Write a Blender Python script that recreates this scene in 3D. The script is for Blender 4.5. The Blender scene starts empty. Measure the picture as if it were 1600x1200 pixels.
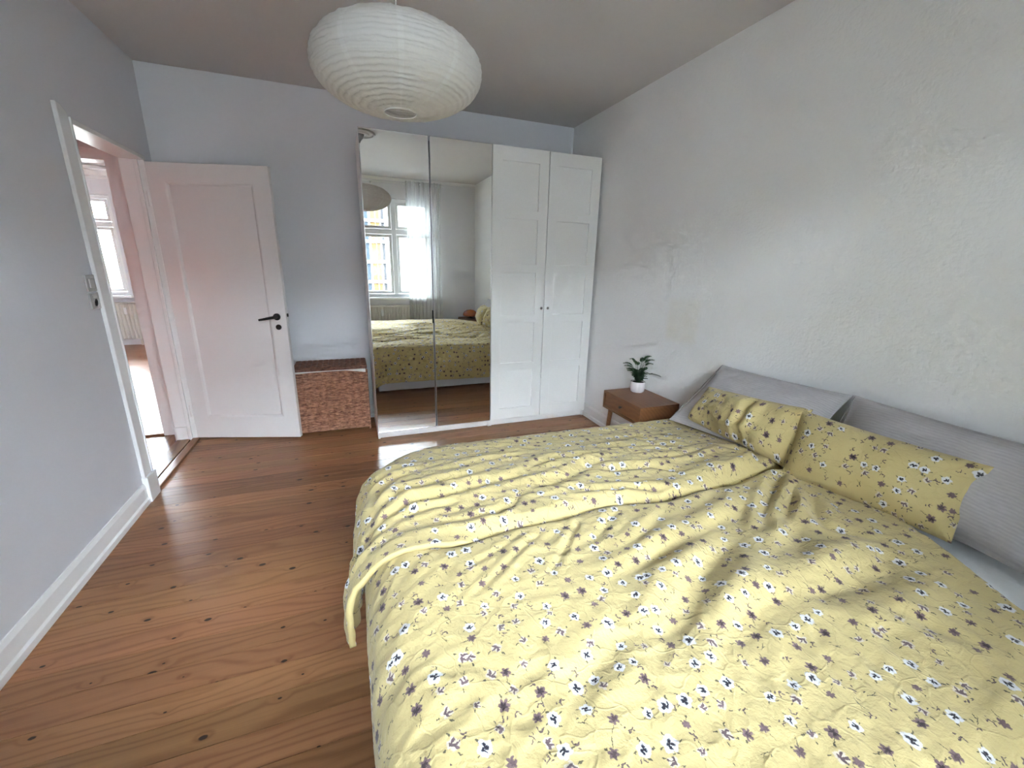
import bpy, bmesh, math, random
import numpy as np
from mathutils import Vector, Matrix, noise as mnoise
random.seed(7)
SC = bpy.context.scene
COL = SC.collection
PI = math.pi

# ------------------------------------------------------------------ camera
cam_d = bpy.data.cameras.new('camera'); cam = bpy.data.objects.new('camera', cam_d); COL.objects.link(cam)
cam_d.sensor_width = 36.0; cam_d.sensor_fit = 'HORIZONTAL'
cam_d.lens = 656.075 / 1600 * 36.0
cam_d.clip_start = 0.02; cam_d.clip_end = 200
yaw, pitch, roll = 0.37123, 0.27803, 0.02426
Fw = Vector((math.sin(yaw)*math.cos(pitch), math.cos(yaw)*math.cos(pitch), -math.sin(pitch)))
R0 = Vector((math.cos(yaw), -math.sin(yaw), 0)); U0 = R0.cross(Fw)
Rt = math.cos(roll)*R0 + math.sin(roll)*U0; Up = -math.sin(roll)*R0 + math.cos(roll)*U0
M = Matrix((Rt, Up, -Fw)).transposed().to_4x4(); M.translation = Vector((-0.1508, -3.4947, 1.4709))
cam.matrix_world = M
SC.camera = cam

# ------------------------------------------------------------------ world (overcast sky), exposure
W = bpy.data.worlds.new('overcast_sky'); SC.world = W; W.use_nodes = True
wn = W.node_tree; wn.nodes.clear()
bg = wn.nodes.new('ShaderNodeBackground'); wo = wn.nodes.new('ShaderNodeOutputWorld')
# overcast sky: evenly bright, a little more so overhead; dull ground below it
wtc = wn.nodes.new('ShaderNodeTexCoord'); wsx = wn.nodes.new('ShaderNodeSeparateXYZ'); wr_ = wn.nodes.new('ShaderNodeValToRGB')
wn.links.new(wtc.outputs['Generated'], wsx.inputs[0])
wmr = wn.nodes.new('ShaderNodeMapRange'); wmr.inputs[1].default_value = -1; wmr.inputs[2].default_value = 1
wn.links.new(wsx.outputs[2], wmr.inputs[0]); wn.links.new(wmr.outputs[0], wr_.inputs[0])
els = wr_.color_ramp.elements
els[0].position = 0.49; els[0].color = (0.07, 0.07, 0.07, 1); els[1].position = 1.0; els[1].color = (0.86, 0.915, 1.03, 1)
e2 = els.new(0.505); e2.color = (0.86*.85, 0.915*.85, 1.03*.85, 1)
wn.links.new(wr_.outputs[0], bg.inputs[0]); bg.inputs[1].default_value = 1.5
wn.links.new(bg.outputs[0], wo.inputs[0])
vs = SC.view_settings
vs.view_transform = 'Standard'; vs.look = 'None'; vs.gamma = 1.0; vs.use_curve_mapping = False
vs.exposure = 5.8
SC.cycles.diffuse_bounces = 5; SC.cycles.max_bounces = 8; SC.cycles.transparent_max_bounces = 8
SC.cycles.glossy_bounces = 4; SC.cycles.transmission_bounces = 3
SC.cycles.adaptive_threshold = 0.04; SC.cycles.adaptive_min_samples = 20

def portal(name, loc, rot, sx, sz):
    l = bpy.data.lights.new(name, 'AREA'); l.shape = 'RECTANGLE'; l.size = sx; l.size_y = sz
    l.cycles.is_portal = True
    o = bpy.data.objects.new(name, l); o.location = loc; o.rotation_euler = rot; COL.objects.link(o)
portal('bedroom_window_portal', (0.31, -4.23, 1.70), (PI/2, 0, PI), 2.0, 1.62)   # looks towards +Y
portal('other_room_window_portal', (-3.35, 5.64, 1.62), (PI/2, 0, 0), 5.0, 1.62)

# ------------------------------------------------------------------ room dimensions
XL, XR, YB, YW, HC = -1.4101, 2.0265, 0.6057, -4.08, 2.7574
XH = -1.56            # hall face of the left wall

# ------------------------------------------------------------------ helpers: objects
def link(name, me, mat=None, parent=None, loc=None, rz=None):
    o = bpy.data.objects.new(name, me); COL.objects.link(o)
    if mat is not None:
        if len(me.materials) == 0: me.materials.append(mat)
    if parent is not None: o.parent = parent
    if loc is not None: o.location = loc
    if rz is not None: o.rotation_euler = (0, 0, rz)
    return o
def thing(name, label, cat, loc=(0, 0, 0), rz=0, group=None):
    o = bpy.data.objects.new(name, None); COL.objects.link(o)
    o.empty_display_size = 0.05
    o.location = loc; o.rotation_euler = (0, 0, rz)
    return tag(o, label, cat, group)
def tag(o, label, cat, group=None):
    o['label'] = label; o['category'] = cat
    if group: o['group'] = group
    return o
def struct(o, label=None):
    o['kind'] = 'structure'
    if label: o['label'] = label
    return o

class MB:
    def __init__(s): s.v = []; s.f = []; s.uv = None
    def add(s, v, f):
        n = len(s.v); s.v += [tuple(p) for p in v]; s.f += [tuple(i+n for i in q) for q in f]; return s
    def box(s, x0, x1, y0, y1, z0, z1):
        v = [(x, y, z) for z in (z0, z1) for y in (y0, y1) for x in (x0, x1)]
        return s.add(v, [(0,2,3,1), (4,5,7,6), (0,1,5,4), (2,6,7,3), (0,4,6,2), (1,3,7,5)])
    def lathe(s, prof, n=32, c=(0, 0, 0), axis='Z', close=False):
        v = []; m = len(prof)
        for i in range(n):
            a = 2*PI*i/n; ca, sa = math.cos(a), math.sin(a)
            for r, h in prof:
                p = (r*ca, r*sa, h)
                if axis == 'Y': p = (p[0], -p[2], p[1])
                if axis == 'X': p = (p[2], p[0], p[1])
                v.append((p[0]+c[0], p[1]+c[1], p[2]+c[2]))
        f = []
        for i in range(n):
            j = (i+1) % n
            for k in range(m-1): f.append((i*m+k, j*m+k, j*m+k+1, i*m+k+1))
        return s.add(v, f)
    def tube(s, pts, r, n=8, caps=True):
        pts = [Vector(p) for p in pts]; rs = r if isinstance(r, (list, tuple)) else [r]*len(pts)
        v = []; prev = None
        for i, p in enumerate(pts):
            d = (pts[min(i+1, len(pts)-1)] - pts[max(i-1, 0)]).normalized()
            a = d.orthogonal().normalized() if prev is None else (prev - d*prev.dot(d)).normalized()
            prev = a; b = d.cross(a)
            for k in range(n):
                t = 2*PI*k/n; v.append(p + rs[i]*(math.cos(t)*a + math.sin(t)*b))
        f = []
        for i in range(len(pts)-1):
            for k in range(n):
                f.append((i*n+k, i*n+(k+1) % n, (i+1)*n+(k+1) % n, (i+1)*n+k))
        if caps:
            f.append(tuple(range(n-1, -1, -1))); f.append(tuple(range((len(pts)-1)*n, len(pts)*n)))
        return s.add(v, f)
    def prism(s, poly, axis, a0, a1):
        # poly in the two other axes, extruded along axis
        def P(u, w, t):
            return {'X': (t, u, w), 'Y': (u, t, w), 'Z': (u, w, t)}[axis]
        n = len(poly)
        v = [P(u, w, a0) for u, w in poly] + [P(u, w, a1) for u, w in poly]
        f = [tuple(range(n-1, -1, -1)), tuple(range(n, 2*n))] + [(i, (i+1) % n, n+(i+1) % n, n+i) for i in range(n)]
        return s.add(v, f)
    def cells(s, us, zs, skip, axis, t0, t1):
        """solid slab over the grid us x zs (minus skip cells), one connected shell"""
        nu, nz = len(us), len(zs); keep = lambda i, j: 0 <= i < nu-1 and 0 <= j < nz-1 and (i, j) not in skip
        def P(u, z, t): return (t, u, z) if axis == 'X' else ((u, t, z) if axis == 'Y' else (u, z, t))
        v = [P(u, z, t) for t in (t0, t1) for z in zs for u in us]
        I = lambda i, j, k: k*nu*nz + j*nu + i
        f = []
        for i in range(nu-1):
            for j in range(nz-1):
                if not keep(i, j): continue
                f.append((I(i,j,0), I(i+1,j,0), I(i+1,j+1,0), I(i,j+1,0)))
                f.append((I(i,j,1), I(i,j+1,1), I(i+1,j+1,1), I(i+1,j,1)))
                if not keep(i-1, j): f.append((I(i,j,0), I(i,j+1,0), I(i,j+1,1), I(i,j,1)))
                if not keep(i+1, j): f.append((I(i+1,j,0), I(i+1,j,1), I(i+1,j+1,1), I(i+1,j+1,0)))
                if not keep(i, j-1): f.append((I(i,j,0), I(i,j,1), I(i+1,j,1), I(i+1,j,0)))
                if not keep(i, j+1): f.append((I(i,j+1,0), I(i+1,j+1,0), I(i+1,j+1,1), I(i,j+1,1)))
        return s.add(v, f)
    def mesh(s, name='m', smooth=False, bevel=0, seg=2, fix=True, angle=None):
        me = bpy.data.meshes.new(name); me.from_pydata(s.v, [], s.f)
        bm = bmesh.new(); bm.from_mesh(me)
        loose = [x for x in bm.verts if not x.link_faces]
        if loose: bmesh.ops.delete(bm, geom=loose, context='VERTS')
        if fix: bmesh.ops.recalc_face_normals(bm, faces=bm.faces)
        if bevel:
            es = [e for e in bm.edges if len(e.link_faces) == 2 and e.calc_face_angle(0) > 0.5]
            bf = bmesh.ops.bevel(bm, geom=es, offset=bevel, segments=seg, profile=0.6, affect='EDGES', clamp_overlap=True)['faces']
            if smooth and not angle:
                for q in bf: q.smooth = True
        if smooth and (not bevel or angle):
            for q in bm.faces: q.smooth = True
            lim = angle or 0.7
            for e in bm.edges:
                if len(e.link_faces) == 2 and e.calc_face_angle(0) > lim: e.smooth = False
        bm.to_mesh(me); bm.free(); me.update()
        return me
    def build(s, name, mat, parent=None, loc=None, rz=None, **k):
        return link(name, s.mesh(name, **k), mat, parent, loc, rz)
def box(name, mat, parent, x0, x1, y0, y1, z0, z1, bevel=0.0, **k):
    return MB().box(x0, x1, y0, y1, z0, z1).build(name, mat, parent, bevel=bevel, smooth=bevel > 0, **k)

# ------------------------------------------------------------------ helpers: materials
class NT:
    def __init__(s, name):
        s.m = bpy.data.materials.new(name); s.m.use_nodes = True; s.t = s.m.node_tree; s.t.nodes.clear()
        s.out = s.t.nodes.new('ShaderNodeOutputMaterial')
    def n(s, typ, **k):
        x = s.t.nodes.new('ShaderNode'+typ)
        for a, b in k.items(): setattr(x, a, b)
        return x
    def put(s, sock, val):
        if val is None: return
        if isinstance(val, bpy.types.NodeSocket): s.t.links.new(val, sock)
        elif isinstance(val, (tuple, list)):
            sock.default_value = tuple(val) + ((1,) if len(val) == 3 and sock.type == 'RGBA' else ())
        else: sock.default_value = val
    def math(s, op, a, b=None, c=None, clamp=False):
        x = s.n('Math', operation=op); x.use_clamp = clamp
        for i, q in enumerate((a, b, c)): s.put(x.inputs[i], q)
        return x.outputs[0]
    def vmath(s, op, a, b=None, scale=None):
        x = s.n('VectorMath', operation=op); s.put(x.inputs[0], a); s.put(x.inputs[1], b)
        if scale is not None: s.put(x.inputs['Scale'], scale)
        return x.outputs['Value'] if op in ('LENGTH', 'DOT_PRODUCT', 'DISTANCE') else x.outputs[0]
    def step(s, v, lo, hi):
        x = s.n('MapRange', interpolation_type='SMOOTHSTEP'); s.put(x.inputs[0], v); s.put(x.inputs[1], lo); s.put(x.inputs[2], hi)
        return x.outputs[0]
    def mix(s, f, a, b, mode='MIX'):
        x = s.n('Mix', data_type='RGBA', blend_type=mode); s.put(x.inputs[0], f); s.put(x.inputs[6], a); s.put(x.inputs[7], b)
        return x.outputs[2]
    def noise(s, vec, scale, detail=3, rough=0.55, dist=0, out=0, dims='3D'):
        x = s.n('TexNoise', noise_dimensions=dims); s.put(x.inputs['Vector'], vec); s.put(x.inputs['Scale'], scale)
        s.put(x.inputs['Detail'], detail); s.put(x.inputs['Roughness'], rough); s.put(x.inputs['Distortion'], dist)
        return x.outputs[out]
    def coord(s, which='Object'): return s.n('TexCoord').outputs[which]
    def pos(s): return s.n('NewGeometry').outputs['Position']
    def xyz(s, v):
        x = s.n('SeparateXYZ'); s.put(x.inputs[0], v); return x.outputs
    def comb(s, x=0, y=0, z=0):
        q = s.n('CombineXYZ'); s.put(q.inputs[0], x); s.put(q.inputs[1], y); s.put(q.inputs[2], z); return q.outputs[0]
    def bump(s, h, strength=0.3, dist=0.002, normal=None):
        x = s.n('Bump'); s.put(x.inputs['Strength'], strength); s.put(x.inputs['Distance'], dist); s.put(x.inputs['Height'], h)
        s.put(x.inputs['Normal'], normal); return x.outputs[0]
    def bsdf(s, col, rough=0.6, metal=0, normal=None, coat=0, spec=0.5, sheen=0, coat_rough=0.1, trans=0):
        b = s.n('BsdfPrincipled'); s.put(b.inputs['Base Color'], col); s.put(b.inputs['Roughness'], rough)
        s.put(b.inputs['Metallic'], metal); s.put(b.inputs['Normal'], normal); s.put(b.inputs['Coat Weight'], coat)
        s.put(b.inputs['Coat Roughness'], coat_rough); s.put(b.inputs['Specular IOR Level'], spec); s.put(b.inputs['Sheen Weight'], sheen)
        return b.outputs[0]
    def end(s, shader):
        s.t.links.new(shader, s.out.inputs[0]); return s.m

def paint(name, col, rough=0.5, bscale=60, bstr=0.15, bdist=0.001, var=0.03):
    t = NT(name); p = t.coord(); n1 = t.noise(p, bscale, 4, 0.6); n2 = t.noise(p, 1.3, 2)
    c = t.mix(t.math('MULTIPLY', n2, 1.0), [x*(1-var) for x in col], [min(1, x*(1+var)) for x in col])
    return t.end(t.bsdf(c, rough, normal=t.bump(n1, bstr, bdist)))

def plaster_rough():
    t = NT('rough_plaster'); p = t.coord('Object')
    n1 = t.noise(p, 85, 3, 0.55); n2 = t.noise(p, 45, 2, 0.5); n3 = t.noise(p, 1.1, 3)
    v = t.n('TexVoronoi', feature='SMOOTH_F1'); t.put(v.inputs['Vector'], p); t.put(v.inputs['Scale'], 60)
    h = t.math('ADD', t.math('MULTIPLY', n1, 0.6), t.math('ADD', t.math('MULTIPLY', n2, 0.7), t.math('MULTIPLY', v.outputs[0], -0.35)))
    c = t.mix(n3, (0.90, 0.90, 0.905), (0.93, 0.93, 0.928))
    # an old yellowish patch left of the pillows
    q = t.xyz(t.pos()); 
    my = t.math('MULTIPLY', t.step(q[1], -1.34, -1.27), t.step(q[1], -0.98, -1.05))
    mz = t.math('MULTIPLY', t.step(q[2], 0.93, 1.0), t.step(q[2], 1.30, 1.22))
    m = t.math('MULTIPLY', t.math('MULTIPLY', my, mz), t.math('ADD', 0.15, t.math('MULTIPLY', t.noise(p, 9, 3), 0.5)))
    c = t.mix(m, c, (0.86, 0.82, 0.72))
    return t.end(t.bsdf(c, 0.75, normal=t.bump(h, 0.42, 0.0055), spec=0.3))

def wood_planks(name='pine_floor', light=(0.345, 0.168, 0.080), dark=(0.165, 0.064, 0.027), along=0, rough=0.31):
    t = NT(name); oi = t.n('ObjectInfo'); rnd = oi.outputs['Random']
    off = t.comb(t.math('MULTIPLY', rnd, 37.0), t.math('MULTIPLY', rnd, 91.0), 0)
    p = t.vmath('ADD', t.coord('Object'), off); q = t.xyz(p); L, Wd = (q[0], q[1]) if along == 0 else (q[1], q[0])
    # knots
    kv = t.n('TexVoronoi', voronoi_dimensions='2D'); t.put(kv.inputs['Vector'], t.comb(t.math('MULTIPLY', L, 3.0), t.math('MULTIPLY', Wd, 8.4), 0)); t.put(kv.inputs['Scale'], 1.0)
    kd = kv.outputs['Distance']; kc = t.n('SeparateColor'); t.put(kc.inputs[0], kv.outputs['Color'])
    dl = t.xyz(t.vmath('SUBTRACT', t.comb(t.math('MULTIPLY', L, 3.0), t.math('MULTIPLY', Wd, 8.4), 0), kv.outputs['Position']))
    km = t.math('SQRT', t.math('ADD', t.math('POWER', t.math('DIVIDE', dl[0], 3.0), 2.0), t.math('POWER', t.math('MULTIPLY', t.math('DIVIDE', dl[1], 8.4), 1.7), 2.0)))
    has = t.math('GREATER_THAN', kc.outputs[0], 0.12)
    size = t.math('ADD', 0.004, t.math('MULTIPLY', kc.outputs[1], 0.010))
    knot = t.math('MULTIPLY', t.step(t.math('ADD', km, t.math('MULTIPLY', t.noise(p, 160, 1), 0.004)), t.math('MULTIPLY', size, 1.5), size), has)
    halo = t.math('MULTIPLY', t.step(km, 0.05, 0.0), has)
    # grain: wavy rings along the board
    low = t.noise(t.comb(t.math('MULTIPLY', L, 1.1), t.math('MULTIPLY', Wd, 6.0), 0), 1.0, 2, 0.5)
    ph = t.math('ADD', t.math('MULTIPLY', Wd, 150.0), t.math('ADD', t.math('MULTIPLY', low, 40.0), t.math('MULTIPLY', halo, 5.0)))
    ring = t.math('ADD', t.math('MULTIPLY', t.math('SINE', ph), 0.5), 0.5)
    ring = t.math('POWER', ring, 3.0)
    fine = t.noise(t.comb(t.math('MULTIPLY', L, 6.0), t.math('MULTIPLY', Wd, 260.0), 0), 1.0, 3, 0.6)
    g = t.math('ADD', t.math('MULTIPLY', ring, 0.40), t.math('MULTIPLY', fine, 0.45))
    base = t.mix(g, light, dark)
    broad = t.noise(t.comb(t.math('MULTIPLY', L, 0.7), t.math('MULTIPLY', Wd, 18.0), 0), 1.0, 2)
    base = t.mix(t.math('MULTIPLY', t.step(broad, 0.52, 0.75), 0.35), base, tuple(min(1, x*1.35) for x in light))
    hsv = t.n('HueSaturation'); t.put(hsv.inputs['Color'], base)
    t.put(hsv.inputs['Value'], t.math('ADD', 0.74, t.math('MULTIPLY', rnd, 0.52)))
    t.put(hsv.inputs['Hue'], t.math('ADD', 0.494, t.math('MULTIPLY', t.math('FRACT', t.math('MULTIPLY', rnd, 7.7)), 0.014)))
    c = t.mix(t.math('MULTIPLY', halo, 0.25), hsv.outputs[0], dark)
    c = t.mix(knot, c, (0.022, 0.009, 0.006))
    rg = t.math('ADD', rough-0.05, t.math('MULTIPLY', t.noise(p, 5, 3), 0.1))
    h = t.math('SUBTRACT', t.math('MULTIPLY', t.noise(p, 2.2, 2), 1.0), t.math('MULTIPLY', g, 0.02))
    return t.end(t.bsdf(c, rg, normal=t.bump(h, 0.12, 0.01), spec=0.34))

def wood_furn(name, light, dark, rough=0.38, axis=1):
    t = NT(name); p = t.coord('Object'); q = t.xyz(p); o = [q[0], q[1], q[2]]
    L = o[axis]; A, B = [o[i] for i in range(3) if i != axis]
    low = t.noise(p, 5, 2)
    ph = t.math('ADD', t.math('MULTIPLY', t.math('ADD', A, B), 190.0), t.math('MULTIPLY', low, 22.0))
    ring = t.math('ADD', t.math('MULTIPLY', t.math('SINE', ph), 0.5), 0.5)
    fine = t.noise(t.comb(t.math('MULTIPLY', L, 12.0), t.math('MULTIPLY', A, 300.0), t.math('MULTIPLY', B, 300.0)), 1.0, 3)
    c = t.mix(t.math('ADD', t.math('MULTIPLY', ring, 0.35), t.math('MULTIPLY', fine, 0.5)), light, dark)
    return t.end(t.bsdf(c, rough, normal=t.bump(fine, 0.08, 0.001)))

def plain(name, col, rough=0.5, metal=0, bs=90, bstr=0.05, coat=0):
    t = NT(name); n = t.noise(t.coord(), bs, 3)
    c = t.mix(n, [x*0.96 for x in col], [min(1, x*1.04) for x in col])
    return t.end(t.bsdf(c, rough, metal, normal=t.bump(n, bstr, 0.0006), coat=coat))

def matte(name, col):
    t = NT(name); n = t.noise(t.coord(), 6, 3)
    return t.end(t.bsdf(t.mix(n, [x*0.85 for x in col], [x*1.15 for x in col]), 1.0, spec=0.0))
def glass_pane():
    t = NT('window_glass'); f = t.n('Fresnel'); t.put(f.inputs[0], 1.5)
    tr = t.n('BsdfTransparent'); t.put(tr.inputs[0], (0.93, 0.965, 0.96)); g = t.n('BsdfGlossy'); t.put(g.inputs['Roughness'], 0.0)
    mx = t.n('MixShader'); t.put(mx.inputs[0], f.outputs[0]); t.put(mx.inputs[1], tr.outputs[0]); t.put(mx.inputs[2], g.outputs[0])
    return t.end(mx.outputs[0])
def mirror_mat():
    t = NT('mirror_silver'); n = t.noise(t.coord(), 3, 2)
    return t.end(t.bsdf(t.mix(n, (0.90, 0.91, 0.895), (0.92, 0.925, 0.915)), 0.0, 1.0))
def sheer():
    t = NT('sheer_voile'); q = t.xyz(t.coord()); n = t.noise(t.comb(t.math('MULTIPLY', q[0], 400), t.math('MULTIPLY', q[2], 30), 0), 1.0, 2)
    d = t.n('BsdfDiffuse'); t.put(d.inputs[0], (0.9, 0.91, 0.9)); tl = t.n('BsdfTranslucent'); t.put(tl.inputs[0], (0.9, 0.92, 0.9))
    tr = t.n('BsdfTransparent'); a = t.n('MixShader'); t.put(a.inputs[0], 0.6); t.put(a.inputs[1], d.outputs[0]); t.put(a.inputs[2], tl.outputs[0])
    b = t.n('MixShader'); t.put(b.inputs[0], t.math('ADD', 0.45, t.math('MULTIPLY', n, 0.2))); t.put(b.inputs[1], tr.outputs[0]); t.put(b.inputs[2], a.outputs[0])
    return t.end(b.outputs[0])
def paper():
    t = NT('rice_paper'); p = t.coord(); q = t.xyz(p)
    ang = t.math('ARCTAN2', q[1], q[0])
    seam = t.math('ABSOLUTE', t.math('SUBTRACT', t.math('FRACT', t.math('MULTIPLY', t.math('ADD', ang, 3.55), 10/(2*PI))), 0.5))
    sm = t.step(t.math('ADD', seam, t.math('MULTIPLY', t.noise(p, 40, 2), 0.02)), 0.45, 0.47)
    fib = t.noise(p, 70, 5, 0.7); cl = t.noise(p, 8, 2)
    col = t.mix(fib, (0.80, 0.785, 0.765), (0.89, 0.875, 0.855))
    col = t.mix(t.math('MULTIPLY', sm, 0.6), col, (0.92, 0.92, 0.91))
    nrm = t.bump(t.math('ADD', fib, cl), 0.5, 0.003)
    d = t.bsdf(col, 0.7, normal=nrm, spec=0.3)
    tl = t.n('BsdfTranslucent'); t.put(tl.inputs[0], (0.80, 0.755, 0.69)); t.put(tl.inputs['Normal'], nrm)
    mx = t.n('MixShader'); t.put(mx.inputs[0], 0.36); t.put(mx.inputs[1], d); t.put(mx.inputs[2], tl.outputs[0])
    return t.end(mx.outputs[0])

def flower_cotton():
    t = NT('flower_print_cotton'); uv = t.n('UVMap').outputs[0]
    wob = t.vmath('SUBTRACT', t.noise(uv, 95, 2, out=1), (0.5, 0.5, 0.5))
    wob2 = t.vmath('SUBTRACT', t.noise(uv, 330, 2, out=1), (0.5, 0.5, 0.5))
    wuv = t.vmath('ADD', t.vmath('ADD', uv, t.vmath('SCALE', wob, scale=0.0105)), t.vmath('SCALE', wob2, scale=0.0048))
    def cell(pitch, shift, rand=0.8):
        P = t.vmath('ADD', t.vmath('SCALE', wuv, scale=1/pitch), shift)
        v = t.n('TexVoronoi', voronoi_dimensions='2D'); t.put(v.inputs['Vector'], P); t.put(v.inputs['Scale'], 1.0); t.put(v.inputs['Randomness'], rand)
        d = t.xyz(t.vmath('SUBTRACT', P, v.outputs['Position'])); c = t.n('SeparateColor'); t.put(c.inputs[0], v.outputs['Color'])
        a0 = t.math('MULTIPLY', c.outputs[0], 6.283); ca, sa = t.math('COSINE', a0), t.math('SINE', a0)
        x = t.math('MULTIPLY', t.math('SUBTRACT', t.math('MULTIPLY', d[0], ca), t.math('MULTIPLY', d[1], sa)), pitch)
        y = t.math('MULTIPLY', t.math('ADD', t.math('MULTIPLY', d[0], sa), t.math('MULTIPLY', d[1], ca)), pitch)
        return x, y, c.outputs[1], c.outputs[2]
    def polar(x, y, cx=0, cy=0):
        dx = t.math('SUBTRACT', x, cx); dy = t.math('SUBTRACT', y, cy)
        return t.math('SQRT', t.math('ADD', t.math('MULTIPLY', dx, dx), t.math('MULTIPLY', dy, dy))), t.math('ARCTAN2', dy, dx)
    def petals(r, th, n, R, k, ph=0.0, soft=0.0016):
        f = t.math('MULTIPLY', R, t.math('ADD', 1-k, t.math('MULTIPLY', k, t.math('ABSOLUTE', t.math('COSINE', t.math('ADD', t.math('MULTIPLY', th, n/2), ph))))))
        return t.step(t.math('SUBTRACT', r, f), soft, -soft)
    def ell(x, y, cx, cy, ang, a, b):
        dx = t.math('SUBTRACT', x, cx); dy = t.math('SUBTRACT', y, cy); c_, s_ = math.cos(ang), math.sin(ang)
        u = t.math('DIVIDE', t.math('ADD', t.math('MULTIPLY', dx, c_), t.math('MULTIPLY', dy, s_)), a)
        w = t.math('DIVIDE', t.math('SUBTRACT', t.math('MULTIPLY', dy, c_), t.math('MULTIPLY', dx, s_)), b)
        return t.step(t.math('ADD', t.math('MULTIPLY', u, u), t.math('MULTIPLY', w, w)), 1.35, 0.75)
    def un(*m):
        r = m[0]
        for q in m[1:]: r = t.math('MAXIMUM', r, q)
        return r
    def between(v, a, b): return t.math('MULTIPLY', t.math('GREATER_THAN', v, a), t.math('LESS_THAN', v, b))
    col = t.mix(t.noise(uv, 3.0, 2), FLOWER_A, FLOWER_B)
    white, mauve, lilac, dark, leaf = (0.62, 0.62, 0.64), (0.150, 0.098, 0.102), (0.50, 0.41, 0.42), (0.02, 0.018, 0.028), (0.105, 0.092, 0.055)
    # large motifs
    x, y, ty, sz = cell(0.056, (3.1, 7.7, 0), 0.78)
    x = t.math('DIVIDE', x, t.math('ADD', 0.78, t.math('MULTIPLY', sz, 0.42))); y = t.math('DIVIDE', y, t.math('ADD', 0.78, t.math('MULTIPLY', sz, 0.42)))
    r, th = polar(x, y)
    A = between(ty, -1, 0.27); B = between(ty, 0.27, 0.57); C = between(ty, 0.57, 0.87); D = between(ty, 0.87, 2)
    leaves = un(ell(x, y, 0.0165, 0.006, 0.5, 0.0045, 0.0017), ell(x, y, -0.016, -0.007, 0.9, 0.004, 0.0016), ell(x, y, 0.004, -0.018, -1.2, 0.005, 0.0013), ell(x, y, -0.006, 0.0165, 2.2, 0.0036, 0.0015))
    wp = petals(r, th, 5, 0.0145, 0.22); wd = un(petals(*polar(x, y, 0.001, 0.0), 3, 0.0078, 0.75), ell(x, y, -0.005, 0.002, 0.6, 0.0055, 0.0018))
    col = t.mix(t.math('MULTIPLY', A, leaves), col, leaf)
    col = t.mix(t.math('MULTIPLY', A, wp), col, white)
    col = t.mix(t.math('MULTIPLY', A, wd), col, dark)
    # mauve blossom with a stem
    stem = ell(x, y, 0.016, -0.010, -0.55, 0.011, 0.0009)
    mp = petals(r, th, 6, 0.0120, 0.42, 0.4); md = petals(*polar(x, y, -0.001, 0.001), 5, 0.0068, 0.6, 0.9)
    col = t.mix(t.math('MULTIPLY', B, un(stem, ell(x, y, 0.012, 0.010, 0.7, 0.0035, 0.0014))), col, leaf)
    col = t.mix(t.math('MULTIPLY', B, mp), col, mauve)
    col = t.mix(t.math('MULTIPLY', t.math('MULTIPLY', B, md), t.step(sz, 0.3, 0.6)), col, (0.04, 0.026, 0.03))
    # pale blossom with mauve strokes
    lp = petals(r, th, 4, 0.0115, 0.35, 0.2)
    ls = un(ell(x, y, -0.003, 0.0, 0.9, 0.009, 0.0026), ell(x, y, 0.004, 0.001, -0.5, 0.0075, 0.0024), ell(x, y, 0.0, -0.006, 2.0, 0.006, 0.0018))
    col = t.mix(t.math('MULTIPLY', C, leaves), col, leaf)
    col = t.mix(t.math('MULTIPLY', C, t.math('MULTIPLY', lp, 0.75)), col, (0.58, 0.52, 0.46))
    col = t.mix(t.math('MULTIPLY', C, ls), col, (0.13, 0.088, 0.096))
    tw = un(ell(x, y, 0.0, 0.0, 0.4, 0.012, 0.0008), ell(x, y, 0.004, 0.005, 0.9, 0.010, 0.0007), ell(x, y, -0.010, 0.004, 1.1, 0.003, 0.0013))
    col = t.mix(t.math('MULTIPLY', D, tw), col, leaf)
    # small sprigs between
    x2, y2, t2, s2 = cell(0.050, (11.3, 2.9, 0), 0.9)
    sp = un(ell(x2, y2, 0.0, 0.0, 0.2, 0.006, 0.0016), ell(x2, y2, 0.005, 0.005, 1.2, 0.004, 0.0015), ell(x2, y2, -0.006, 0.004, -0.8, 0.0035, 0.0014), ell(x2, y2, 0.009, -0.004, 0.1, 0.003, 0.0013))
    ok = t.math('MULTIPLY', t.math('GREATER_THAN', t2, 0.62), t.step(r, 0.013, 0.018))
    col = t.mix(t.math('MULTIPLY', ok, sp), col, (0.115, 0.08, 0.075))
    # weave + crumple
    cr = t.noise(uv, 26, 5, 0.62, 0.3); cr2 = t.n('TexVoronoi', feature='DISTANCE_TO_EDGE'); 
    t.put(cr2.inputs['Vector'], t.vmath('ADD', uv, t.vmath('SCALE', t.noise(uv, 7, 2, out=1), scale=0.2))); t.put(cr2.inputs['Scale'], 9.0)
    ridge = t.step(cr2.outputs['Distance'], 0.05, 0.0)
    h = t.math('ADD', t.math('MULTIPLY', cr, 0.55), t.math('MULTIPLY', ridge, 0.07))
    nrm = t.bump(h, 0.7, 0.015)
    return t.end(t.bsdf(col, 0.85, normal=nrm, spec=0.2, sheen=0.15))
FLOWER_A, FLOWER_B = (0.495, 0.40, 0.182), (0.52, 0.424, 0.20)

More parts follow.
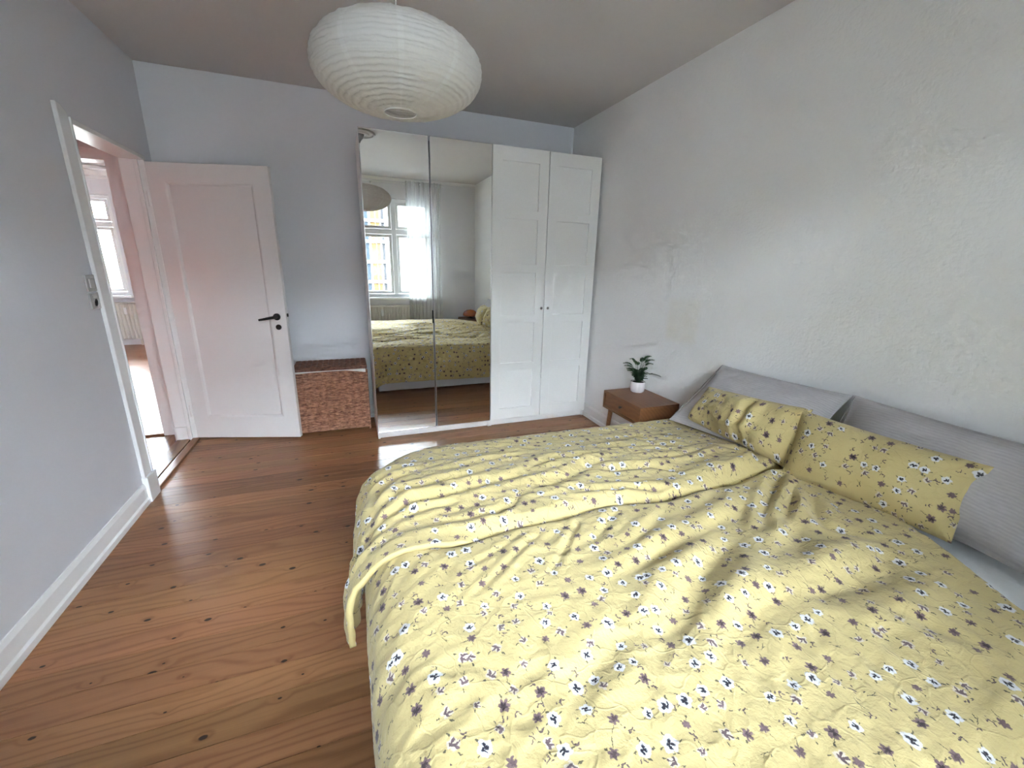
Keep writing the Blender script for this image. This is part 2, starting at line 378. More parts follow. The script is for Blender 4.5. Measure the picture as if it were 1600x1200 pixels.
def muslin(name, col):
    t = NT(name); uv = t.n('UVMap').outputs[0]; q = t.xyz(uv)
    w = t.noise(uv, 9, 2); wave = t.math('SINE', t.math('ADD', t.math('MULTIPLY', q[1], 520.0), t.math('MULTIPLY', w, 9.0)))
    cr = t.noise(t.comb(t.math('MULTIPLY', q[0], 30), t.math('MULTIPLY', q[1], 130), 0), 1.0, 3)
    h = t.math('ADD', t.math('MULTIPLY', wave, 0.13), cr)
    c = t.mix(t.step(h, 0.1, 1.0), [x*0.86 for x in col], [x*1.08 for x in col])
    return t.end(t.bsdf(c, 0.9, normal=t.bump(h, 0.4, 0.003), spec=0.15, sheen=0.2))
def fabric(name, col, sc=14):
    t = NT(name); p = t.coord(); n = t.noise(p, sc, 4, 0.6, 0.5); f = t.noise(p, 350, 2)
    c = t.mix(n, [x*0.93 for x in col], [min(1, x*1.05) for x in col])
    return t.end(t.bsdf(c, 0.9, normal=t.bump(t.math('ADD', n, t.math('MULTIPLY', f, 0.1)), 0.4, 0.006), spec=0.2))
def wicker(name, a, b):
    t = NT(name); p = t.coord(); q = t.xyz(p)
    n = t.noise(t.comb(t.math('MULTIPLY', q[0], 25), t.math('MULTIPLY', q[1], 25), t.math('MULTIPLY', q[2], 170)), 1.0, 3); n2 = t.noise(p, 35, 3)
    c = t.mix(t.step(t.math('ADD', n, t.math('MULTIPLY', n2, 0.6)), 0.55, 1.05), a, b)
    return t.end(t.bsdf(c, 0.55, normal=t.bump(n, 0.3, 0.002)))

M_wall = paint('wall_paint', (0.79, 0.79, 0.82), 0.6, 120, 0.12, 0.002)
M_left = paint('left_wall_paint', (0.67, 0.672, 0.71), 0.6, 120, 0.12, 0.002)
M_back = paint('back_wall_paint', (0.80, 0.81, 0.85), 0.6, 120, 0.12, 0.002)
M_right = plaster_rough()
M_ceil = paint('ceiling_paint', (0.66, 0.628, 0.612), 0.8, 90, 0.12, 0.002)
M_trim = paint('gloss_trim_paint', (0.86, 0.855, 0.85), 0.2, 25, 0.02, 0.0006)
M_door = paint('door_paint', (0.80, 0.79, 0.785), 0.27, 35, 0.03, 0.001)
M_pink = paint('pink_wall_paint', (0.84, 0.45, 0.40), 0.6)
M_floor = wood_planks()
M_hallfloor = wood_planks('hall_pine', along=1, rough=0.2)
M_gap = plain('dark_floor_gap', (0.03, 0.018, 0.012), 0.9)
M_thr = wood_furn('threshold_oak', (0.32, 0.15, 0.065), (0.20, 0.085, 0.035), 0.3, 1)
M_mirror = mirror_mat(); M_glass = glass_pane(); M_sheer = sheer(); M_paper = paper()
M_white = plain('white_foil', (0.91, 0.905, 0.885), 0.42)
M_winwhite = plain('window_white', (0.88, 0.89, 0.89), 0.3)
M_alu = plain('brushed_aluminium', (0.62, 0.62, 0.62), 0.3, 1.0)
M_chrome = plain('knob_steel', (0.55, 0.54, 0.52), 0.22, 1.0)
M_black = plain('black_metal', (0.022, 0.022, 0.023), 0.45)
M_pull_gapshade = plain('dark_pull_gap_shade', (0.02, 0.02, 0.022), 0.8)  # black of the edge pull, and painted shade between the mirror doors
M_flower = flower_cotton()
M_plainyellow = fabric('plain_yellow_cotton', (0.505, 0.41, 0.19))
M_grey = muslin('grey_muslin', (0.45, 0.425, 0.43))
M_sheet = fabric('pale_blue_sheet', (0.84, 0.86, 0.88))
M_valance = fabric('grey_bed_base', (0.50, 0.51, 0.54))
M_walnut = wood_furn('walnut_veneer', (0.24, 0.105, 0.042), (0.145, 0.057, 0.022), 0.4, 1)
M_pot = plain('glazed_ceramic', (0.70, 0.64, 0.65), 0.12, bs=12, bstr=0.4, coat=0.5)
M_soil = plain('potting_soil', (0.02, 0.013, 0.009), 0.95, bs=120, bstr=0.8)
M_leaf = plain('fern_green', (0.022, 0.075, 0.022), 0.55)
M_leaf2 = plain('fern_dark_green', (0.018, 0.05, 0.022), 0.5)
M_wick = wicker('rattan', (0.15, 0.054, 0.03), (0.55, 0.29, 0.185))
M_wickd = wicker('dark_rattan', (0.07, 0.03, 0.019), (0.24, 0.11, 0.07))
M_cotton = fabric('white_lining', (0.75, 0.74, 0.72))
M_switch = plain('grey_plastic', (0.42, 0.41, 0.40), 0.35)
M_switch2 = plain('light_grey_plastic', (0.55, 0.54, 0.53), 0.35)
M_rad = plain('radiator_enamel', (0.72, 0.70, 0.64), 0.35)
M_amber = plain('amber_glass', (0.36, 0.085, 0.012), 0.08, coat=0.6)
M_wire = plain('white_wire', (0.78, 0.77, 0.75), 0.5)
M_canopy = plain('grey_canopy_plastic', (0.30, 0.28, 0.275), 0.5)
M_facade = matte('white_render', (0.22, 0.22, 0.215))
M_yellow = matte('yellow_panel', (0.080, 0.052, 0.022))
M_bluewin = matte('blue_glass_panel', (0.020, 0.026, 0.032))
M_greystrip = matte('grey_panel', (0.022, 0.022, 0.023))
M_kerb = plain('asphalt', (0.09, 0.09, 0.093), 0.9)

# ================================================================== SETTING
# ---- floor: boards running along X, each one its own piece
fl = box('floor', M_gap, None, XL-0.02, XR+0.02, YW-0.02, YB+0.02, -0.06, -0.014); struct(fl, 'varnished knotty pine board floor of the bedroom')
PW = 0.118; L = XR - XL
def plank_mesh(length, width, along):
    g = 0.0030
    m = MB()
    if along == 0: m.box(0, length, g/2, width-g/2, -0.02, 0)
    else: m.box(g/2, width-g/2, 0, length, -0.02, 0)
    me = m.mesh('plank'); return me
pm = plank_mesh(L, PW, 0); pm.materials.append(M_floor)
y = -1.69
while y > YW: y -= PW
k = 0
while y < YB:
    o = link('plank', pm, None, fl, (XL, y, 0)); y += PW; k += 1
# ---- walls
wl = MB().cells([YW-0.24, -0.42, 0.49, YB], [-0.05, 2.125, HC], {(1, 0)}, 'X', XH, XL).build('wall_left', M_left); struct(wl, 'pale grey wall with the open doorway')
wb = box('wall_back', M_back, None, XH, XR+0.15, YB, YB+0.12, -0.05, HC); struct(wb, 'cool grey back wall behind door and wardrobes')
wr = box('wall_right', M_right, None, XR, XR+0.15, YW-0.24, YB, -0.05, HC); struct(wr, 'rough plastered pale wall behind the bed')
ww = MB().cells([XH, -0.64, 1.26, XR+0.15], [-0.05, 0.88, 2.45, HC], {(1, 1)}, 'Y', YW-0.24, YW).build('wall_window', M_wall); struct(ww, 'window wall behind the viewer')
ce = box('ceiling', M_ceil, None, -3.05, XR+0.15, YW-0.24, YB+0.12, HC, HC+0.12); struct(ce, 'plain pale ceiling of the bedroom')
# ---- baseboards: moulded section
def skirting(name, p0, p1, nrm, h=0.128, d=0.022):
    p0, p1, nn = Vector(p0), Vector(p1), Vector(nrm)
    sec = [(0, 0), (d, 0), (d, 0.030), (d*0.62, 0.040), (d*0.62, h-0.022), (d*0.40, h-0.006), (d*0.28, h), (0, h)]
    v = [p + nn*a + Vector((0, 0, b)) for p in (p0, p1) for a, b in sec]; n = len(sec)
    f = [tuple(range(n)), tuple(range(2*n-1, n-1, -1))] + [(i, n+i, n+(i+1) % n, (i+1) % n) for i in range(n)]
    o = MB().add(v, f).build(name, M_trim); struct(o); return o
skirting('baseboard_left', (XL, YW, 0), (XL, -0.553, 0), (1, 0, 0))
skirting('baseboard_right', (XR, YW, 0), (XR, YB, 0), (-1, 0, 0))
skirting('baseboard_back', (XL, YB, 0), (XR, YB, 0), (0, -1, 0))
skirting('baseboard_window', (XL, YW, 0), (XR, YW, 0), (0, 1, 0))
tr = MB().prism([(YW, HC-0.045), (YW+0.012, HC-0.045), (YW+0.03, HC-0.012), (YW+0.03, HC), (YW, HC)], 'X', XL, XR).build('trim_1', M_trim); struct(tr, 'thin white cornice strip over the window wall')
# ---- doorway frame: casing on the room side, jamb linings, threshold
cas = MB().prism([(-0.553, 0.165), (-0.463, 0.165), (-0.463, 2.135), (-0.478, 2.155), (-0.515, 2.172), (-0.553, 2.176)], 'X', XL, XL+0.020).build('trim_2', M_trim, bevel=0.004, smooth=True); struct(cas, 'white door casing left of the doorway')
box('casing_bead', M_trim, cas, XL, XL+0.027, -0.463, -0.452, 0.165, 2.13, bevel=0.003)
box('plinth_block', M_trim, cas, XL-0.001, XL+0.030, -0.557, -0.425, 0, 0.165, bevel=0.004)
df = bpy.data.objects.new('door_1', None); COL.objects.link(df); struct(df, 'white painted frame and leaf of the bedroom doorway')
JM = 0.030
box('jamb', M_trim, df, XH, XL+0.004, -0.452, -0.412, 0, 2.135, bevel=0.003)
box('jamb', M_trim, df, XH, XL-0.006, 0.475, 0.505, 0, 2.135, bevel=0.003)
box('jamb_stop', M_trim, df, XL-0.062, XL-0.038, 0.455, 0.476, 0, 2.11, bevel=0.003)
box('jamb_base', M_trim, df, XH-0.006, XL-0.066, 0.466, 0.476, 0, 0.12, bevel=0.002)
box('head', M_trim, df, XH, XL+0.002, -0.42, 0.49, 2.112, 2.14, bevel=0.003)
thr = bpy.data.objects.new('threshold', None); COL.objects.link(thr); tag(thr, 'worn oak threshold boards in the bedroom doorway', 'threshold'); thr.location = (XL, 0.03, 0)
box('threshold_board', M_thr, thr, -0.040, 0.012, -0.45, 0.44, 0.0, 0.017, bevel=0.004)
box('threshold_board', M_hallfloor, thr, -0.148, -0.053, -0.45, 0.44, -0.004, 0.012, bevel=0.003)
box('threshold_gap', M_gap, thr, -0.054, -0.039, -0.45, 0.44, -0.006, 0.001)
# ---- door leaf, swung open
HX, HY = -1.428, 0.482; EX, EY = -0.619, 0.237
da = math.atan2(EY-HY, EX-HX); DW = math.hypot(EX-HX, EY-HY)
leaf = bpy.data.objects.new('interior_door', None); COL.objects.link(leaf)
tag(leaf, 'white single-panel door swung open beside the wicker trunk', 'door'); leaf.location = (HX, HY, 0); leaf.rotation_euler = (0, 0, da)
DT = 0.040
# stile-and-rail frame, front face at local y=0 (towards the viewer is -y)
MB().cells([0.0, 0.125, 0.728, DW], [0.012, 0.197, 1.980, 2.105], {(1, 1)}, 'Y', 0.0, DT).build('frame', M_door, leaf, bevel=0.0025, smooth=True)
box('panel', M_door, leaf, 0.120, 0.733, 0.014, 0.026, 0.192, 1.985)
mm = MB()
a0, a1, b0, b1 = 0.125, 0.728, 0.197, 1.980
for s, t in ((0.0, 0.002), (0.014, 0.0135)): pass
vi = [(a0, 0.001, b0), (a1, 0.001, b0), (a1, 0.001, b1), (a0, 0.001, b1)]; q = 0.020
vm = [(a0+q*.45, 0.004, b0+q*.45), (a1-q*.45, 0.004, b0+q*.45), (a1-q*.45, 0.004, b1-q*.45), (a0+q*.45, 0.004, b1-q*.45)]
vo = [(a0+q, 0.0142, b0+q), (a1-q, 0.0142, b0+q), (a1-q, 0.0142, b1-q), (a0+q, 0.0142, b1-q)]
mm.add(vi+vm+vo, [(i, (i+1) % 4, 4+(i+1) % 4, 4+i) for i in range(4)] + [(4+i, 4+(i+1) % 4, 8+(i+1) % 4, 8+i) for i in range(4)])
mm.build('panel_moulding', M_door, leaf)
hd = MB().lathe([(0, 0), (0.027, 0), (0.027, 0.007), (0.025, 0.009), (0, 0.009)], 28, (0.778, 0, 1.03), 'Y').build('handle_rose', M_black, leaf, smooth=True)
MB().tube([(0.778, -0.006, 1.03), (0.778, -0.040, 1.03), (0.772, -0.050, 1.030), (0.758, -0.053, 1.028), (0.69, -0.052, 1.014), (0.662, -0.050, 1.009)], [0.011, 0.011, 0.0115, 0.011, 0.0085, 0.008], 12).build('lever', M_black, hd, smooth=True)
MB().lathe([(0, 0), (0.021, 0), (0.021, 0.006), (0.019, 0.008), (0, 0.008)], 28, (0.782, 0, 0.949), 'Y').build('key_rose', M_black, leaf, smooth=True)
box('latch', M_alu, leaf, DW-0.001, DW+0.002, 0.008, 0.032, 0.92, 1.10)
box('latch_bolt', M_black, leaf, DW+0.001, DW+0.011, 0.014, 0.026, 1.03, 1.055)
for hz in (0.25, 1.86): MB().lathe([(0, -0.05), (0.008, -0.05), (0.008, 0.05), (0, 0.05)], 12, (0.004, -0.006, hz), 'Z').build('hinge', M_trim, leaf, smooth=True)
# ---- hall behind the doorway
hf = box('floor_hall', M_gap, None, -2.95, XH, -2.40, 0.70, -0.06, -0.014); struct(hf)
hp = plank_mesh(3.06, 0.118, 1); hp.materials.append(M_hallfloor)
x = XH - 0.118
while x > -2.9: link('plank', hp, None, hf, (x, -2.40, 0)); x -= 0.118
h1 = box('wall_hall', M_pink, None, -3.05, -2.88, -2.55, 0.66, -0.05, HC); struct(h1, 'salmon pink wall of the hall')
h0 = box('wall_hall_near', M_pink, None, -3.05, XH, -2.55, -2.40, -0.05, HC); struct(h0)
h2 = MB().cells([-6.0, -2.60, -1.70, XH+0.004], [-0.05, 2.115, HC+0.1], {(1, 0)}, 'Y', 0.66, 0.80).build('wall_hall_end', M_trim); struct(h2, 'hall end wall with the second doorway')
h2b = MB().cells([-2.68, -2.60, -1.70, -1.60], [0, 2.115, 2.19], {(1, 0)}, 'Y', 0.640, 0.664).build('trim_3', M_trim, bevel=0.004, smooth=True); struct(h2b, 'casing of the second doorway seen through the hall')
h3 = box('floor_hall_threshold', M_thr, None, -2.60, -1.70, 0.655, 0.815, -0.01, 0.016, bevel=0.004); struct(h3)
# ---- other room beyond the hall
f2 = box('floor_other_room', M_floor, None, -6.0, 1.0, 0.80, 5.6, -0.06, 0.0); struct(f2)
w2 = MB().cells([-6.2, -5.75, -3.52, -3.20, -0.90, 1.0], [-0.05, 0.83, 2.36, HC+0.1], {(1, 1), (3, 1)}, 'Y', 5.40, 5.62).build('wall_other_room', M_wall); struct(w2, 'window wall of the room beyond the hall')
w3 = box('wall_other_room_left', M_wall, None, -6.2, -6.0, 0.6, 5.6, -0.05, HC+0.1); struct(w3)
w4 = box('wall_other_room_right', M_wall, None, 1.0, 1.15, 0.73, 5.6, -0.05, HC+0.1); struct(w4)
w5 = box('wall_other_room_near', M_wall, None, XH, 1.15, 0.726, 0.80, -0.05, HC+0.1); struct(w5)
c2 = box('ceiling_other_room', M_ceil, None, -6.2, 1.15, 0.6, 5.6, HC+0.0, HC+0.12); struct(c2)
t4 = MB().prism([(5.40, 2.585), (5.388, 2.585), (5.385, 2.605), (5.35, 2.63), (5.33, 2.70), (5.30, 2.715), (5.30, HC), (5.40, HC)], 'X', -6.0, 1.0).build('trim_4', M_trim); struct(t4, 'stepped cornice of the room beyond the hall')

# ---- windows
def window(name, x0, x1, z0, z1, yo, d, muls, trans, label, handle_side):
    """frame standing in the wall opening; d=+1 if the room lies towards +Y"""
    w = bpy.data.objects.new(name, None); COL.objects.link(w); struct(w, label)
    Y = lambda a: yo + d*a
    def bx(n, p, xa, xb, ya, yb, za, zb, mat=M_winwhite, bv=0.004):
        y_0, y_1 = sorted((Y(ya), Y(yb))); return box(n, mat, p, xa, xb, y_0, y_1, za, zb, bevel=bv)
    fr = MB().cells([x0, x0+0.05, x1-0.05, x1], [z0, z0+0.05, z1-0.05, z1], {(1, 1)}, 'Y', *sorted((Y(-0.03), Y(0.05)))).build('window_frame', M_winwhite, w, bevel=0.004, smooth=True)
    xs = [x0+0.05] + [v for m_ in muls for v in (m_-0.035, m_+0.035)] + [x1-0.05]
    for m_ in muls: bx('mullion', w, m_-0.035, m_+0.035, -0.03, 0.06, z0+0.05, z1-0.05)
    rows = [(z0+0.05, trans-0.04), (trans+0.04, z1-0.05)]
    for i in range(0, len(xs), 2):
        bx('transom', w, xs[i], xs[i+1], -0.03, 0.06, trans-0.04, trans+0.04)
        for (za, zb) in rows:
            xa, xb = xs[i], xs[i+1]; s = 0.048
            sash = MB().cells([xa+0.003, xa+s, xb-s, xb-0.003], [za+0.003, za+s, zb-s, zb-0.003], {(1, 1)}, 'Y', *sorted((Y(0.0), Y(0.045)))).build('sash', M_winwhite, w, bevel=0.006, smooth=True)
            bx('glass_pane', sash, xa+s-0.004, xb-s+0.004, 0.018, 0.022, za+s-0.004, zb-s+0.004, M_glass, 0)
            hx = xa+0.024 if handle_side(i//2) < 0 else xb-0.024
            zc = za + (zb-za)*0.42
            sgn = 1 if hx < (xa+xb)/2 else -1
            MB().tube([(hx, Y(0.044), zc+0.05), (hx, Y(0.06), zc+0.05), (hx+sgn*0.012, Y(0.066), zc+0.03), (hx+sgn*0.012, Y(0.066), zc-0.05)], 0.005, 8).build('stay_handle', M_alu, sash, smooth=True)
    bx('window_sill', w, x0-0.06, x1+0.06, 0.0, 0.24, z0-0.035, z0-0.002, bv=0.006)
    return w
window('window_1', -0.64, 1.26, 0.88, 2.45, YW-0.12, 1, [-0.02, 0.645], 1.94, 'white casement window reflected in the mirror doors', lambda i: -1)
window('window_2', -5.75, -3.52, 0.83, 2.36, 5.50, -1, [-5.0, -4.27], 1.93, 'bright casement window of the room beyond the hall', lambda i: 1)
window('window_added', -3.20, -0.90, 0.83, 2.36, 5.50, -1, [-2.4, -1.7], 1.93, 'unseen second window added to brighten the room beyond the hall', lambda i: 1)  # added opening out of view, lets more daylight into the other room

def radiator(name, label, x0, x1, z0, z1, y, d):
    r = thing(name, label, 'radiator', ((x0+x1)/2, y, 0)); w = (x1-x0)
    Y = lambda a: d*a
    n = int(w/0.05); v = []; us = []
    for i in range(n):
        u = -w/2 + w*i/n
        us += [(u, 0.012), (u+w/n*0.28, 0.026), (u+w/n*0.62, 0.026), (u+w/n*0.9, 0.012)]
    us.append((w/2, 0.012))
    m = MB(); k = len(us)
    v = [(u, Y(0.07+a), z) for z in (z0+0.02, z1-0.02) for u, a in us]
    m.add(v, [(i, i+1, k+i+1, k+i) for i in range(k-1)]); m.build('ribbed_front', M_rad, r)
    y0, y1 = sorted((Y(0.0), Y(0.078)))
    y0, y1 = sorted((Y(0.03), Y(0.078)))
    box('radiator_body', M_rad, r, -w/2, w/2, y0, y1, z0+0.01, z1-0.03, bevel=0.004)
    y0, y1 = sorted((Y(0.025), Y(0.10)))
    box('top_grille', M_rad, r, -w/2-0.004, w/2+0.004, y0, y1, z1-0.03, z1, bevel=0.005)
    for sx in (-w/2+0.08, w/2-0.08): box('foot', M_rad, r, sx-0.015, sx+0.015, min(Y(0.02), Y(0.06)), max(Y(0.02), Y(0.06)), 0, z0+0.02)
    return r
r1 = radiator('radiator', 'cream ribbed radiator under the reflected window', -0.55, 1.20, 0.12, 0.75, YW, 1)
def meter(parent, x, y, z, d):
    o = box('heat_meter', M_winwhite, parent, x-0.019, x+0.019, min(y, y+d*0.03), max(y, y+d*0.03), z-0.055, z+0.055, bevel=0.006)
meter(r1, 0.05, 0.096, 0.63, 1)
r2 = radiator('radiator', 'ribbed radiator in the bright room beyond the hall', -5.1, -3.40, 0.10, 0.72, 5.40, -1)
meter(r2, 0.66, -0.096, 0.58, -1)

# ---- curtain and rod
rod = thing('curtain_rod', 'thin white curtain rod above the reflected window', 'curtain rod', (0.31, YW, 2.665))
MB().tube([(-1.20, 0.125, 0), (1.16, 0.125, 0)], 0.007, 10).build('rod', M_winwhite, rod, smooth=True)
for sx in (-1.15, 0.0, 1.13): MB().tube([(sx, 0.002, -0.01), (sx, 0.125, 0)], 0.006, 8).build('bracket', M_winwhite, rod, smooth=True)
nu, nv = 150, 50; vv = []; ff = []
for j in range(nv+1):
    t_ = j/nv; z = 2.70 - t_*2.45
    xa = 0.835 - 0.02*t_; xb = 1.40 - 0.10*math.exp(-((t_-0.0)/0.08)**2)*0 - 0.07*math.sin(min(1, t_*1.3)*PI*0.9)*0.3
    for i in range(nu+1):
        s = i/nu; amp = 0.018 + 0.012*t_
        yy = YW + 0.155 + amp*math.sin(s*2*PI*9 + 0.8*math.sin(s*7+t_*1.5)) + 0.010*math.sin(s*41+t_*3)
        vv.append((xa + (xb-xa)*s + 0.006*math.sin(s*60+t_*4), yy, z))
for j in range(nv):
    for i in range(nu):
        a = j*(nu+1)+i; ff.append((a, a+1, a+nu+2, a+nu+1))
cu = MB().add(vv, ff).build('sheer_curtain', M_sheer, fix=False, smooth=True, angle=3.1)
tag(cu, 'sheer white curtain hanging at the window, seen in the mirror', 'curtain')

# ---- facade across the street (seen through the window, in the mirror)
bd = thing('apartment_building', 'pale building with yellow panels seen through the reflected window', 'building', (0, -14, -9))
box('wall', M_facade, bd, -14, 14, -6, 0, 0, 13.4)
for (xa, xb, mt, nm) in ((-0.55, 0.10, M_bluewin, 'window_strip'), (0.12, 0.75, M_bluewin, 'window_strip'), (0.83, 1.00, M_yellow, 'yellow_panel'), (1.03, 1.16, M_yellow, 'yellow_panel'), (1.22, 1.32, M_greystrip, 'grey_panel')):
    for r in range(6):
        z0 = 8.2 + r*0.74
        box(nm, mt, bd, xa, xb, -0.01, 0.03, z0+0.08, z0+0.70)
for r in range(7): box('rail', M_facade, bd, -0.8, 1.45, 0.02, 0.10, 8.2+r*0.74-0.04, 8.2+r*0.74+0.06)
st = box('street', M_kerb, None, -60, 60, -60, YW-0.6, -9.2, -9.0); struct(st)

# ================================================================== THINGS
# ---- wardrobes (two units of one metre), 2.373 high
WH = 2.3729; DZ0 = 0.0628
def wardrobe_body(t):
    box('side_panel', M_white, t, 0.000, 0.018, 0.022, 0.585, 0, WH-0.003, bevel=0.001)
    box('side_panel', M_white, t, 0.982, 1.000, 0.022, 0.585, 0, WH-0.003, bevel=0.001)
    box('top_panel', M_white, t, 0.018, 0.982, 0.022, 0.585, WH-0.021, WH-0.003)
    box('back_panel', M_white, t, 0.018, 0.982, 0.575, 0.585, 0.06, WH-0.02)
    box('bottom_panel', M_white, t, 0.018, 0.982, 0.022, 0.575, DZ0, DZ0+0.018)
    box('plinth', M_white, t, 0.018, 0.982, 0.030, 0.046, 0.004, DZ0)
mw = thing('mirrored_wardrobe', 'tall white wardrobe with two full-height mirror doors', 'wardrobe', (0, 0, 0))
wardrobe_body(mw)
for i in range(2):
    x0 = 0.001 + 0.5025*i; x1 = x0 + 0.4945
    d = MB().cells([x0, x0+0.004, x1-0.004, x1], [DZ0, DZ0+0.004, WH-0.004, WH], {(1, 1)}, 'Y', -0.001, 0.020).build('door_frame', M_alu, mw)
    box('mirror', M_mirror, d, x0+0.004, x1-0.004, 0.001, 0.006, DZ0+0.004, WH-0.004)
    box('backing', M_white, d, x0+0.004, x1-0.004, 0.006, 0.019, DZ0+0.004, WH-0.004)
    if i == 0: box('gap_shade_strip', M_pull_gapshade, mw, 0.490, 0.510, 0.020, 0.026, DZ0, WH-0.03)  # first line's dark strip stands in for shade inside the door gap
    if i == 0: box('edge_pull', M_pull_gapshade, d, x1-0.007, x1+0.001, -0.007, 0.001, 0.985, 1.09, bevel=0.001)
pw = thing('panel_door_wardrobe', 'tall white wardrobe with two panelled doors and steel knobs', 'wardrobe', (1.0005, 0, 0))
wardrobe_body(pw)
pzs = [DZ0]
ph = (WH - DZ0 - 0.10*2 - 0.072*4)/5
zs = [DZ0, DZ0+0.105]
for i in range(5):
    zs.append(zs[-1]+ph-0.002)
    if i < 4: zs.append(zs[-1]+0.072)
zs.append(WH)
for i in range(2):
    x0 = 0.001 + 0.4995*i + (0.002 if i else 0); x1 = x0 + 0.4965
    us = [x0, x0+0.088, x1-0.088, x1]
    d = MB().cells(us, zs, {(1, 1+2*j) for j in range(5)}, 'Y', 0.0, 0.020).build('door', M_white, pw, bevel=0.003, smooth=True)
    for j in range(5):
        box('door_panel', M_white, d, us[1]-0.004, us[2]+0.004, 0.012, 0.018, zs[1+2*j]-0.004, zs[2+2*j]+0.004)
    kx = x1-0.030 if i == 0 else x0+0.030
    MB().lathe([(0, 0.024), (0.008, 0.024), (0.012, 0.020), (0.012, 0.015), (0.006, 0.010), (0.005, 0.0), (0, 0.0)], 20, (kx, 0, 1.095), 'Y').build('knob', M_chrome, d, smooth=True)

# ---- wicker trunk between door and wardrobe
wt = thing('wicker_trunk', 'brown wicker trunk with lid beside the mirror wardrobe', 'trunk', (-0.335, 0.435, 0))
def weave(parent, name, mat, O, Ux, Uz, Nn, w, h, cols, rows, amp, rnd=0.0008, sub=6):
    """woven face: strands pass over and under the stakes"""
    nx, nz = cols*sub, rows*4; v = []; f = []
    O, Ux, Uz, Nn = map(Vector, (O, Ux, Uz, Nn)); rr = random.Random(3); jit = [rr.uniform(0.6, 1.3) for _ in range(rows)]
    for j in range(nz+1):
        r = min(rows-1, j//4); fz = (j % 4)/4; prof = math.sin(PI*fz) if j % 4 else 0.0
        for i in range(nx+1):
            fx = i/sub; over = 0.5+0.5*math.sin(PI*(fx-0.5) + (PI if r % 2 else 0))
            gapx = abs(math.sin(PI*fx))**0.6; hgt = (amp*(prof*0.75+0.25)*(0.72+0.28*over)*jit[r])*gapx + rr.uniform(-rnd, rnd)
            v.append(O + Ux*(w*i/nx) + Uz*(h*j/nz) + Nn*hgt)
    for j in range(nz):
        for i in range(nx):
            a = j*(nx+1)+i; f.append((a, a+1, a+nx+2, a+nx+1))
    o = MB().add(v, f).build(name, mat, parent, fix=False); o['kind'] = 'stuff'; return o
TW, TD, TH = 0.575, 0.285, 0.555
body = box('body', M_wickd, wt, -TW/2+0.004, TW/2-0.004, -TD/2+0.012, TD/2, 0.02, TH)
weave(body, 'woven_front', M_wick, (-TW/2, -TD/2+0.008, 0.025), (1, 0, 0), (0, 0, 1), (0, -1, 0), TW, TH-0.03, 10, 36, 0.017)
weave(body, 'woven_side', M_wick, (TW/2-0.006, -TD/2+0.008, 0.025), (0, 1, 0), (0, 0, 1), (1, 0, 0), TD-0.02, TH-0.03, 5, 36, 0.008)
weave(body, 'woven_side', M_wick, (-TW/2+0.004, -TD/2+0.008, 0.025), (0, 1, 0), (0, 0, 1), (-1, 0, 0), TD-0.02, TH-0.03, 5, 36, 0.008)
for sx in (-1, 1):
    MB().tube([(sx*(TW/2-0.004), -TD/2+0.006, 0.0), (sx*(TW/2-0.002), -TD/2+0.004, TH)], 0.009, 8).build('corner_post', M_wick, wt, smooth=True)
MB().tube([(-TW/2, -TD/2+0.004, 0.030), (TW/2, -TD/2+0.004, 0.030)], 0.010, 8).build('bottom_rim', M_wick, wt, smooth=True)
lid = box('lid', M_wickd, wt, -TW/2-0.004, TW/2+0.004, -TD/2-0.004, TD/2, TH+0.008, TH+0.042, bevel=0.008)
weave(lid, 'woven_lid_top', M_wickd, (-TW/2, -TD/2, TH+0.0415), (1, 0, 0), (0, 1, 0), (0, 0, 1), TW, TD, 13, 22, 0.006)
weave(lid, 'woven_lid_front', M_wickd, (-TW/2, -TD/2-0.004, TH+0.010), (1, 0, 0), (0, 0, 1), (0, -1, 0), TW, 0.030, 13, 4, 0.006)
# a fold of white lining caught under the lid
lv = []; lf = []
for i in range(31):
    s = i/30; dz = -0.004 - 0.022*max(0, (s-0.72)/0.28)**1.2 - 0.006*max(0, (0.2-s)/0.2); o_ = 0.010 + 0.006*math.sin(s*9)
    x = -TW/2+0.01 + s*(TW-0.02)
    lv += [(x, -TD/2+0.02, TH+0.006), (x, -TD/2-o_, TH+0.006), (x, -TD/2-o_-0.002, TH+0.006+dz)]
for i in range(30):
    for k_ in range(2): a = i*3+k_; lf.append((a, a+1, a+4, a+3))
MB().add(lv, lf).build('lining', M_cotton, wt, smooth=True, angle=2)

# ---- lamp and console added unseen in the hall, to throw pinkish light on the door
ct = thing('added_console_table', 'small white console table added unseen in the hall for the lamp', 'table', (-2.74, -0.70, 0))
box('table_top', M_winwhite, ct, -0.13, 0.13, -0.35, 0.35, 0.73, 0.75, bevel=0.004)
for sx in (-0.11, 0.11):
    for sy in (-0.32, 0.32): MB().tube([(sx, sy, 0), (sx, sy, 0.73)], [0.012, 0.018], 10).build('leg', M_winwhite, ct, smooth=True)
hl = thing('added_globe_lamp', 'opal globe lamp added unseen in the hall to light the door', 'lamp', (-2.72, -0.70, 0.75))
MB().lathe([(0, 0), (0.07, 0), (0.07, 0.012), (0.02, 0.03), (0.015, 0.10), (0, 0.10)], 24).build('base', M_black, hl, smooth=True)
tg = NT('added_lamp_glow'); em = tg.n('Emission'); tg.put(em.inputs[0], (1.0, 0.66, 0.60)); tg.put(em.inputs[1], 0.15); M_addedglow = tg.end(em.outputs[0])
MB().lathe([(0.02, 0.095)] + [(0.13*math.sin(a*PI/16), 0.225-0.13*math.cos(a*PI/16)) for a in range(1, 16)] + [(0, 0.355)], 32).build('globe', M_addedglow, hl, smooth=True)
